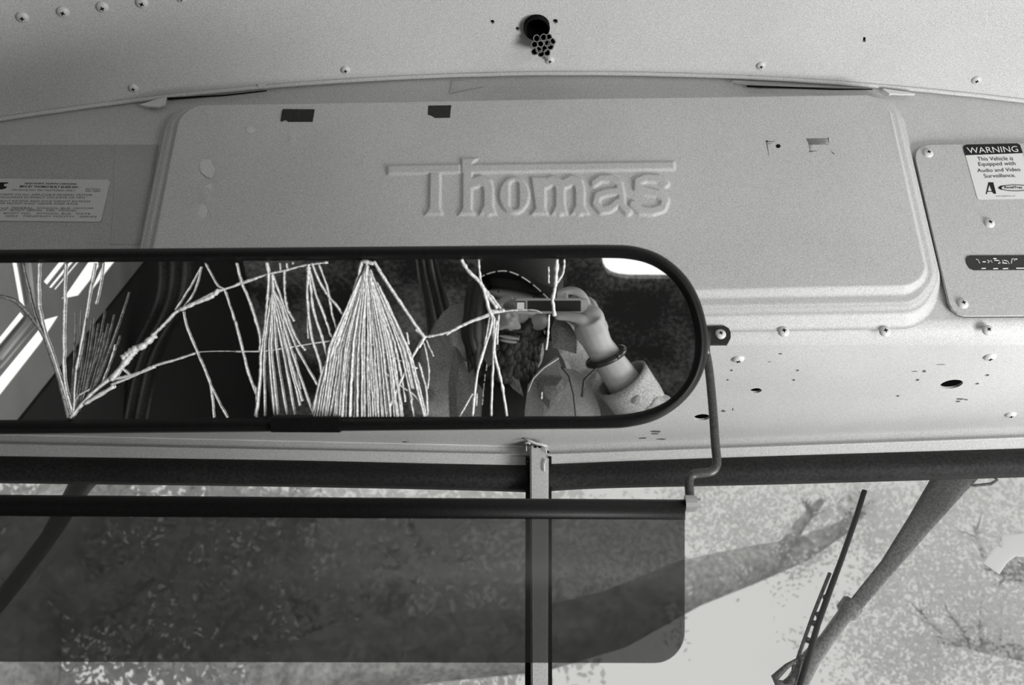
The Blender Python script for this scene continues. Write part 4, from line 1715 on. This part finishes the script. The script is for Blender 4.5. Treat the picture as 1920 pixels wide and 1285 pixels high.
base_l = lw(150, 640).z
holes = [[lw(*q) for q in h] for h in slab_openings()]
hmax = max(p.z for h in holes for p in h)
outer_l = [V((XL, 1.2, base_l)), V((XL, -1.6, base_l)), V((XL, -1.6, hmax + .06)), V((XL, 1.2, hmax + .06))]
ymin = min(p.y for h in holes for p in h); ymax = max(p.y for h in holes for p in h)
print('left wall', base_l, hmax, ymin, ymax)
wl_o = hole_slab('wall_left', outer_l, holes, V((-.003, 0, 0)), M['wall_in'])
tag(wl_o, kind='structure')
# sash rails and post, proud of the wall
for (a_, b_, r) in (((0, 672), (62, 596), .006), ((0, 690), (70, 606), .003), ((52, 480), (62, 575), .006)):
    tube('window_rail', [lw(*a_, x=XL + .02), lw(*b_, x=XL + .02)], r, M['screw'], wl_o, 8)
tag(box('baseboard_left', (XL - .01, -.2, base_l / 2), (.02, 1.4, base_l / 2), M['dark_cloth']), kind='structure')
# ---- right wall: sill and header only, big opening between (entrance side)
bm = bmesh.new()
add_box(bm, (1.24, -.2, .35), (.01, 1.4, .35))
add_box(bm, (1.24, -1.0, 1.3), (.01, .5, .7))
add_box(bm, (1.24, .9, 1.4), (.01, .3, .9))
add_box(bm, (1.24, -.2, 2.1), (.01, 1.4, .22))
tag(link('wall_right', bm_me(bm), M['wall_in']), kind='structure')
bm = bmesh.new()
add_box(bm, (XL - .02, -.2, (hmax + 2.35) / 2 + .03), (.01, 1.4, (2.35 - hmax) / 2))  # out-of-view panel added above the left wall to keep light out
tag(link('trim_8', bm_me(bm), M['wall_in']), kind='structure')

# ---- hanging cloths behind the photographer, seen in the mirror
def cloth(name, spine, wid, s, label, cat, m, folds=3):
    bm = bmesh.new()
    rows = []
    sp_ = catmull([(x, y, w_) for (x, y), w_ in zip(spine, wid)], 6)
    for i, q in enumerate(sp_):
        row = []
        for j in range(17):
            t = j / 16 - .5
            px = q.x + t * q.z
            ds = .02 * math.sin(t * folds * 6.28 + i * .15) + .008 * noise.noise(V((i * .3, j * .3, 0)))
            row.append(bm.verts.new(VM(px, q.y, s + ds)))
        rows.append(row)
    for i in range(len(rows) - 1):
        for j in range(16):
            bm.faces.new([rows[i][j], rows[i][j + 1], rows[i + 1][j + 1], rows[i + 1][j]])
    geom = bmesh.ops.solidify(bm, geom=bm.faces[:], thickness=.003)
    return tag(link(name, bm_me(bm), m, smooth=True), label, cat)


cloth('hanging_cloth', [(790, 440), (805, 520), (825, 600), (838, 700), (850, 830)], [36, 44, 52, 62, 70], 2.35, 'grey folded cloth hanging beside the photographer in the mirror', 'cloth', M['grey_cloth'])
M['curtain'] = mat('curtain_cloth', .16, .9, grain=.3, scale=200, blotch=.3)
cloth('curtain', [(330, 450), (325, 560), (270, 680), (240, 830)], [70, 66, 60, 60], 2.6, 'dark curtain behind the threads at left in the mirror', 'curtain', M['curtain'], 3)

# ================================================================== the photographer
def bodypt(px, py, s): return VM(px, py, s)


AX = (RN, NM, UN)
person = empty('person', V((0, -.2, 0)), 'person in cap and open denim jacket raising a pocket camera, seen in the mirror', 'person')
HC = VM(966, 578, 1.91)             # head centre
roll = math.radians(-9)
hR = RN * math.cos(roll) + UN * math.sin(roll)
hU = -RN * math.sin(roll) + UN * math.cos(roll)
HA = (hR, NM, hU)


def hp(a, b, c): return HC + hR * a + NM * b + hU * c


bm = bmesh.new()
add_ellipsoid(bm, hp(0, -.015, .015), (.074, .092, .095), HA, 28, 20)       # skull
add_ellipsoid(bm, hp(0, .012, -.045), (.056, .066, .062), HA, 24, 16)       # jaw
add_ellipsoid(bm, hp(0, .045, -.085), (.024, .026, .020), HA)              # chin
add_ellipsoid(bm, hp(0, .078, -.022), (.013, .022, .026), HA)              # nose
add_ellipsoid(bm, hp(-.010, .082, -.033), (.009, .012, .009), HA)
add_ellipsoid(bm, hp(.010, .082, -.033), (.009, .012, .009), HA)
add_ellipsoid(bm, hp(0, .070, .022), (.058, .018, .010), HA)               # brow
add_ellipsoid(bm, hp(0, .068, -.056), (.026, .014, .007), HA)              # upper lip
add_ellipsoid(bm, hp(0, .066, -.066), (.022, .013, .007), HA)              # lower lip
for sgn in (-1, 1):
    add_ellipsoid(bm, hp(.045 * sgn, .045, -.015), (.024, .026, .020), HA)   # cheekbones
    add_ellipsoid(bm, hp(.077 * sgn, -.012, -.01), (.009, .020, .032), HA)   # ears
neck_b = HC + V((0.0, -.035, -.20))
add_tube(bm, [hp(0, -.03, -.03), neck_b], [.055, .058], 18)
# trunk and legs (world upright)
NBs = neck_b
pel = V((-.02, -.32, .84))
chest = NBs.lerp(pel, .35)
waist = NBs.lerp(pel, .72)
WX, WY, WZ = V((1, 0, 0)), V((0, 1, 0)), V((0, 0, 1))
add_ellipsoid(bm, chest, (.165, .105, .20), (WX, WY, WZ), 24, 16)
add_ellipsoid(bm, waist, (.135, .095, .17), (WX, WY, WZ), 24, 16)
add_ellipsoid(bm, pel, (.155, .11, .13), (WX, WY, WZ), 24, 16)
shR = NBs + V((.175, -.01, -.055))
shL = NBs + V((-.175, -.01, -.055))
add_tube(bm, [shL, NBs + V((0, -.01, -.03)), shR], [.055, .06, .055], 16)
for sg in (-1, 1):
    hip = pel + V((.085 * sg, 0, -.05))
    knee = V((pel.x + .1 * sg, pel.y + .04, .46))
    ank = V((pel.x + .11 * sg, pel.y - .02, .08))
    add_tube(bm, [hip, knee, ank], [.085, .055, .036], 14)
    add_ellipsoid(bm, ank + V((0, .07, -.04)), (.042, .12, .035))
# right arm
elR = VM(1262, 850, 1.86)
wrR = VM(1122, 648, 1.775)
palmR = VM(1102, 602, 1.765)
add_tube(bm, [shR, shR.lerp(elR, .5), elR], [.052, .046, .040], 14)
add_tube(bm, [elR, elR.lerp(wrR, .35), elR.lerp(wrR, .75), wrR], [.040, .040, .030, .0255], 14)
add_tube(bm, [wrR, wrR.lerp(palmR, .5), palmR], [.0255, .028, .027], 14)
add_ellipsoid(bm, palmR.lerp(wrR, .2), (.028, .018, .038), HA)
# fingers of the right hand: index over the top, three behind, thumb below


def finger(bm, pts, r0):
    n = len(pts)
    add_tube(bm, catmull(pts, 4), [r0 * (1 - .28 * i / ((n - 1) * 4)) for i in range((n - 1) * 4 + 1)], 10)
    add_ellipsoid(bm, pts[-1], (r0 * .74,) * 3, None, 10, 8)


finger(bm, [VM(1106, 592, 1.772), VM(1092, 556, 1.766), VM(1072, 545, 1.764), VM(1050, 549, 1.764)], .0098)
finger(bm, [VM(1118, 600, 1.785), VM(1110, 570, 1.795), VM(1088, 561, 1.800), VM(1062, 566, 1.800)], .0096)
finger(bm, [VM(1124, 614, 1.79), VM(1122, 588, 1.805), VM(1098, 578, 1.812), VM(1074, 582, 1.812)], .0094)
finger(bm, [VM(1130, 630, 1.79), VM(1132, 608, 1.805), VM(1112, 596, 1.815), VM(1092, 598, 1.815)], .0084)
finger(bm, [VM(1120, 628, 1.772), VM(1096, 604, 1.752), VM(1072, 594, 1.750), VM(1046, 592, 1.752)], .0115)
# left arm raised, hand at the other end of the camera
elL = VM(862, 618, 1.97)
wrL = VM(893, 642, 1.88)
palmL = VM(926, 606, 1.845)
add_tube(bm, [shL, shL.lerp(elL, .5), elL], [.050, .045, .040], 14)
add_tube(bm, [elL, wrL, palmL], [.038, .027, .024], 12)
finger(bm, [palmL, VM(932, 580, 1.82), VM(942, 564, 1.795), VM(958, 560, 1.785)], .0085)
finger(bm, [palmL, VM(938, 590, 1.82), VM(950, 586, 1.800), VM(962, 588, 1.80)], .0085)
finger(bm, [palmL, VM(938, 602, 1.82), VM(950, 598, 1.80), VM(962, 597, 1.79)], .0082)
finger(bm, [palmL, VM(934, 614, 1.82), VM(946, 611, 1.81), VM(956, 606, 1.80)], .0075)
finger(bm, [palmL, VM(936, 588, 1.81), VM(950, 590, 1.79)], .0095)
remeshed('body', bm, .0032, M['skin'], person, 4)
# eyes
for sgn in (-1, 1):
    bm = bmesh.new()
    add_ellipsoid(bm, hp(.031 * sgn, .064, .002), (.0125, .0125, .0105), HA)
    e = link('eye', bm_me(bm), M['sticker'], person, smooth=True)
    bm = bmesh.new()
    add_ellipsoid(bm, hp(.031 * sgn, .0765, .002), (.005, .003, .005), HA)
    link('iris', bm_me(bm), M['ink'], e, smooth=True)
    bm = bmesh.new()
    add_tube(bm, [hp(.015 * sgn, .082, .018), hp(.032 * sgn, .080, .024), hp(.050 * sgn, .066, .018)], [.003, .004, .002], 8)
    link('eyebrow', bm_me(bm), M['hair'], person, smooth=True)
# beard and hair
bm = bmesh.new()
for k in range(330):
    a_ = random.uniform(-1, 1)
    v_ = random.random()
    c = hp(a_ * (.066 - .014 * v_), .076 - abs(a_) ** 1.6 * .055 + random.uniform(-.004, .006) + .002 * v_, -.044 - v_ * .085 + abs(a_) ** 1.5 * .075 * (1 - v_))
    add_ellipsoid(bm, c, (.009, .010, .013), HA, 8, 6)
add_ellipsoid(bm, hp(0, .084, -.040), (.030, .008, .006), HA)
link('beard', bm_me(bm), M['hair'], person, smooth=True)
bm = bmesh.new()
for k in range(46):
    x0 = random.uniform(880, 906)
    s0 = random.uniform(1.80, 1.90)
    yb = random.uniform(650, 700)
    pts = [hp(-.070, -.03, .03), VM(x0 + 8, 535, s0 + .03), VM(x0, 585, s0), VM(x0 - random.uniform(-4, 7), 630, s0), VM(x0 + random.uniform(-2, 8), yb, s0 + .01)]
    add_tube(bm, catmull(pts, 4), [.008, .010, .011] + [.011] * 9 + [.010, .009, .007, .005, .002], 6)
for k in range(16):
    x0 = random.uniform(1028, 1046)
    s0 = random.uniform(1.86, 1.93)
    pts = [hp(.072, -.04, .03), VM(x0, 560, s0), VM(x0 + 2, 600, s0), VM(x0 - 4, 640, s0)]
    add_tube(bm, catmull(pts, 4), [.009] * 9 + [.008, .006, .004, .002], 6)
link('hair', bm_me(bm), M['hair'], person, smooth=True)
bm = bmesh.new()
add_ellipsoid(bm, hp(0, .094, -.054), (.019, .006, .0035), HA)
add_ellipsoid(bm, hp(0, .093, -.061), (.016, .006, .0035), HA)
link('lips', bm_me(bm), M['skin'], person, smooth=True)
# cap: crown and brim
cap = bmesh.new()
add_ellipsoid(cap, hp(0, -.012, .048), (.085, .100, .088), HA, 28, 18)
for v in list(cap.verts):
    q = v.co - HC
    if q.dot(hU) < .034:
        v.co = v.co + hU * (.034 - q.dot(hU)) * .96
capo = link('cap', bm_me(cap), M['cap'], person, smooth=True)
brim_e = [(-.080, .050, .034), (-.070, .080, .046), (-.048, .104, .058), (-.022, .116, .064), (.006, .118, .058), (.034, .110, .044), (.058, .095, .028), (.076, .070, .016)]
brim_e = [tuple(v) for v in catmull(brim_e, 5)]
brim_i = [hp(.082 * math.sin(t), -.012 + .098 * math.cos(t), .050) for t in [(-1.15 + 2.3 * i / (len(brim_e) - 1)) for i in range(len(brim_e))]]
bm = bmesh.new()
A_, B_ = [], []
for e_, i_ in zip(brim_e, brim_i):
    A_.append([bm.verts.new(hp(*e_).lerp(i_, t) + hU * .007 * math.sin(t * math.pi)) for t in (0, .33, .66, 1)])
for i in range(len(A_) - 1):
    for j in range(3):
        bm.faces.new([A_[i][j], A_[i][j + 1], A_[i + 1][j + 1], A_[i + 1][j]])
bmesh.ops.solidify(bm, geom=bm.faces[:], thickness=.003)
link('brim', bm_me(bm), M['cap'], capo, smooth=True)
bm = bmesh.new()
for k in range(0, len(brim_e) - 3, 4):
    add_tube(bm, [hp(*brim_e[j]) + NM * .002 for j in (k, k + 1, k + 2, k + 3)], .0012, 6)
link('stitching', bm_me(bm), M['stitch'], capo)

# shirt and jacket
bm = bmesh.new()
add_ellipsoid(bm, chest + V((-.01, .035, .03)), (.115, .108, .205), (WX, WY, WZ), 24, 16)
add_ellipsoid(bm, waist + V((.0, .025, 0)), (.12, .105, .19), (WX, WY, WZ), 24, 16)
add_tube(bm, [NBs + V((0, .01, -.06)), NBs + V((0, .02, .05))], [.085, .066], 18)
remeshed('shirt', bm, .006, M['dark_cloth'], person, 4)
bm = bmesh.new()
for sg in (-1, 1):
    hip = pel + V((.085 * sg, 0, -.03))
    knee = V((pel.x + .1 * sg, pel.y + .04, .46))
    ank = V((pel.x + .11 * sg, pel.y - .02, .09))
    add_tube(bm, [hip, knee, ank], [.10, .075, .062], 14)
add_ellipsoid(bm, pel, (.165, .12, .14), (WX, WY, WZ), 24, 16)
remeshed('trousers', bm, .008, M['dark_cloth'], person, 4)
for sg in (-1, 1):
    ank = V((pel.x + .11 * sg, pel.y - .02, .08))
    bm = bmesh.new()
    add_ellipsoid(bm, ank + V((0, .07, -.036)), (.05, .135, .043))
    add_tube(bm, [ank + V((0, 0, -.03)), ank + V((0, 0, .04))], [.048, .045], 14)
    remeshed('shoe', bm, .006, M['camera_black'], person, 3)
# jacket shell: back, sides and sleeves
bm = bmesh.new()
add_ellipsoid(bm, chest + V((0, -.03, .0)), (.19, .115, .225), (WX, WY, WZ), 28, 18)
add_ellipsoid(bm, waist + V((0, -.03, -.02)), (.165, .112, .20), (WX, WY, WZ), 28, 18)
add_tube(bm, [shL, NBs + V((0, -.03, -.02)), shR], [.068, .066, .068], 16)
add_tube(bm, [shR, shR.lerp(elR, .55), elR, elR.lerp(wrR, .50)], [.068, .064, .056, .044], 18)
add_tube(bm, [shL, shL.lerp(elL, .5), elL], [.066, .060, .052], 18)
add_tube(bm, [elL, elL.lerp(wrL, .9)], [.052, .040], 18)
remeshed('jacket', bm, .006, M['denim'], person, 5, fold=.006)
# button on the cuff
cb = VM(1190, 722, 1.74)


def sheetpart(name, pxs, s_list, m, parent, th=.0035, sub=3):
    """a curved stiff cloth piece with its own thickness"""
    bm = bmesh.new()
    n = len(pxs)
    cx = sum(p[0] for p in pxs) / n
    cy = sum(p[1] for p in pxs) / n
    cs = sum(s_list) / n - .012
    c = bm.verts.new(VM(cx, cy, cs))
    rim = [bm.verts.new(VM(x, y, s)) for (x, y), s in zip(pxs, s_list)]
    midr = [bm.verts.new(VM((x + cx) / 2, (y + cy) / 2, (s + cs) / 2 - .004)) for (x, y), s in zip(pxs, s_list)]
    for i in range(n):
        j = (i + 1) % n
        bm.faces.new([rim[i], rim[j], midr[j], midr[i]])
        bm.faces.new([midr[i], midr[j], c])
    bmesh.ops.solidify(bm, geom=bm.faces[:], thickness=th)
    return link(name, bm_me(bm), m, parent, smooth=False)


jk = [o for o in bpy.data.objects if o.name == 'jacket'][0]
sheetpart('collar', [(1041, 596), (1058, 600), (1070, 611), (1082, 629), (1081, 664), (1060, 658), (1036, 652), (1033, 618)], [1.80] * 8, M['denim'], person)
sheetpart('collar', [(912, 612), (928, 616), (938, 628), (954, 660), (970, 700), (982, 744), (962, 730), (940, 702), (918, 690), (904, 671)], [1.84] * 10, M['denim'], person)
# lapel and light front panel with zip
sheetpart('front_panel', [(1045, 668), (1054, 690), (1078, 694), (1096, 706), (1112, 735), (1126, 770), (1128, 830), (983, 830), (984, 770), (990, 722), (1010, 695)], [1.80, 1.80, 1.80, 1.81, 1.82, 1.83, 1.84, 1.84, 1.83, 1.82, 1.81], M['shirt'], person)
tube('zip', [VM(x, y, 1.776) for x, y in ((1052, 688), (1066, 705), (1075, 740), (1079, 780), (1080, 820))], .0013, M['camera_black'], person, 6)
tube('seam', [VM(x, y, 1.778) for x, y in ((1048, 672), (1020, 690), (1000, 710), (990, 735))], .0010, M['sticker'], person, 6)
sheetpart('pocket', [(1003, 712), (1055, 708), (1058, 735), (1045, 760), (1030, 768), (1010, 745)], [1.795] * 6, M['denim'], person, .002)
# left front panel with cloth strip
sheetpart('front_panel', [(852, 640), (880, 700), (905, 730), (900, 830), (845, 830), (840, 720)], [1.88] * 6, M['denim'], person)
# turned-up cuff
cu0 = elR.lerp(wrR, .30)
bm = bmesh.new()
ca, cbp = elR.lerp(wrR, .40), elR.lerp(wrR, .70)
cw = (cbp - ca).normalized()
cu1 = (NM - cw * NM.dot(cw)).normalized()
cv1 = cw.cross(cu1)
rings = []
for t, r in ((0, .046), (.3, .049), (.8, .050), (1.0, .051), (1.0, .046), (.7, .044), (.2, .040)):
    c = ca.lerp(cbp, t)
    rings.append([bm.verts.new(c + (cu1 * math.cos(a_) * .86 + cv1 * math.sin(a_)) * (r + .0016 * math.sin(a_ * 3 + t))) for a_ in [2 * math.pi * k / 28 for k in range(28)]])
for i in range(len(rings) - 1):
    for k in range(28):
        kk = (k + 1) % 28
        bm.faces.new([rings[i][k], rings[i][kk], rings[i + 1][kk], rings[i + 1][k]])
cuff = link('cuff', bm_me(bm), M['denim'], person, smooth=True)
bm = bmesh.new()
bc = ca.lerp(cbp, .62) + cu1 * .045
add_ellipsoid(bm, bc, (.009, .003, .009), HA, 14, 8)
link('button', bm_me(bm), M['grey_cloth'], person, smooth=True)
# wrist strap
wd = (palmR - wrR).normalized()
bm = bmesh.new()
w0 = elR.lerp(wrR, .90)
u1 = wd.orthogonal().normalized(); v1 = wd.cross(u1)
pts = [w0 + u1 * .034 * math.cos(t) + v1 * .034 * math.sin(t) for t in [2 * math.pi * k / 24 for k in range(24)]]
add_tube(bm, pts + pts[:2], .006, 8, ax=wd)
link('bracelet', bm_me(bm), M['camera_black'], person, smooth=True)

# ---- the pocket camera in the hand
pcam = empty('pocket_camera', L(.01, -.017, 0), 'slim pocket film camera held to the eye in the mirror', 'camera')
box('body', L(.012, -.020, .001), (.064, .0125, .0135), M['silver'], pcam, (RN, NM, UN), .002)
box('front_panel', L(.016, -.0075, .001), (.047, .0012, .0095), M['camera_black'], pcam, (RN, NM, UN), .0006)
box('viewfinder_window', L(-.043, -.0072, .001), (.0085, .0012, .0085), M['camera_black'], pcam, (RN, NM, UN))
box('viewfinder_glass', L(-.043, -.0058, .001), (.0065, .0006, .0062), M['pane_white'], pcam, (RN, NM, UN))
box('lens_barrel', L(0, -.0068, 0), (.0065, .0018, .0065), M['camera_black'], pcam, (RN, NM, UN), .002)
box('flash_block', L(.031, -.018, .0195), (.010, .009, .0075), M['silver'], pcam, (RN, NM, UN), .001)
box('flash_window', L(.030, -.0085, .0195), (.0075, .0008, .005), M['grey_cloth'], pcam, (RN, NM, UN))
tube('wrist_strap', [L(.07, -.02, -.008), L(.085, -.02, -.05), L(.10, -.015, -.10), L(.07, -.02, -.13), L(.065, -.01, -.16)], .0022, M['camera_black'], pcam, 6)
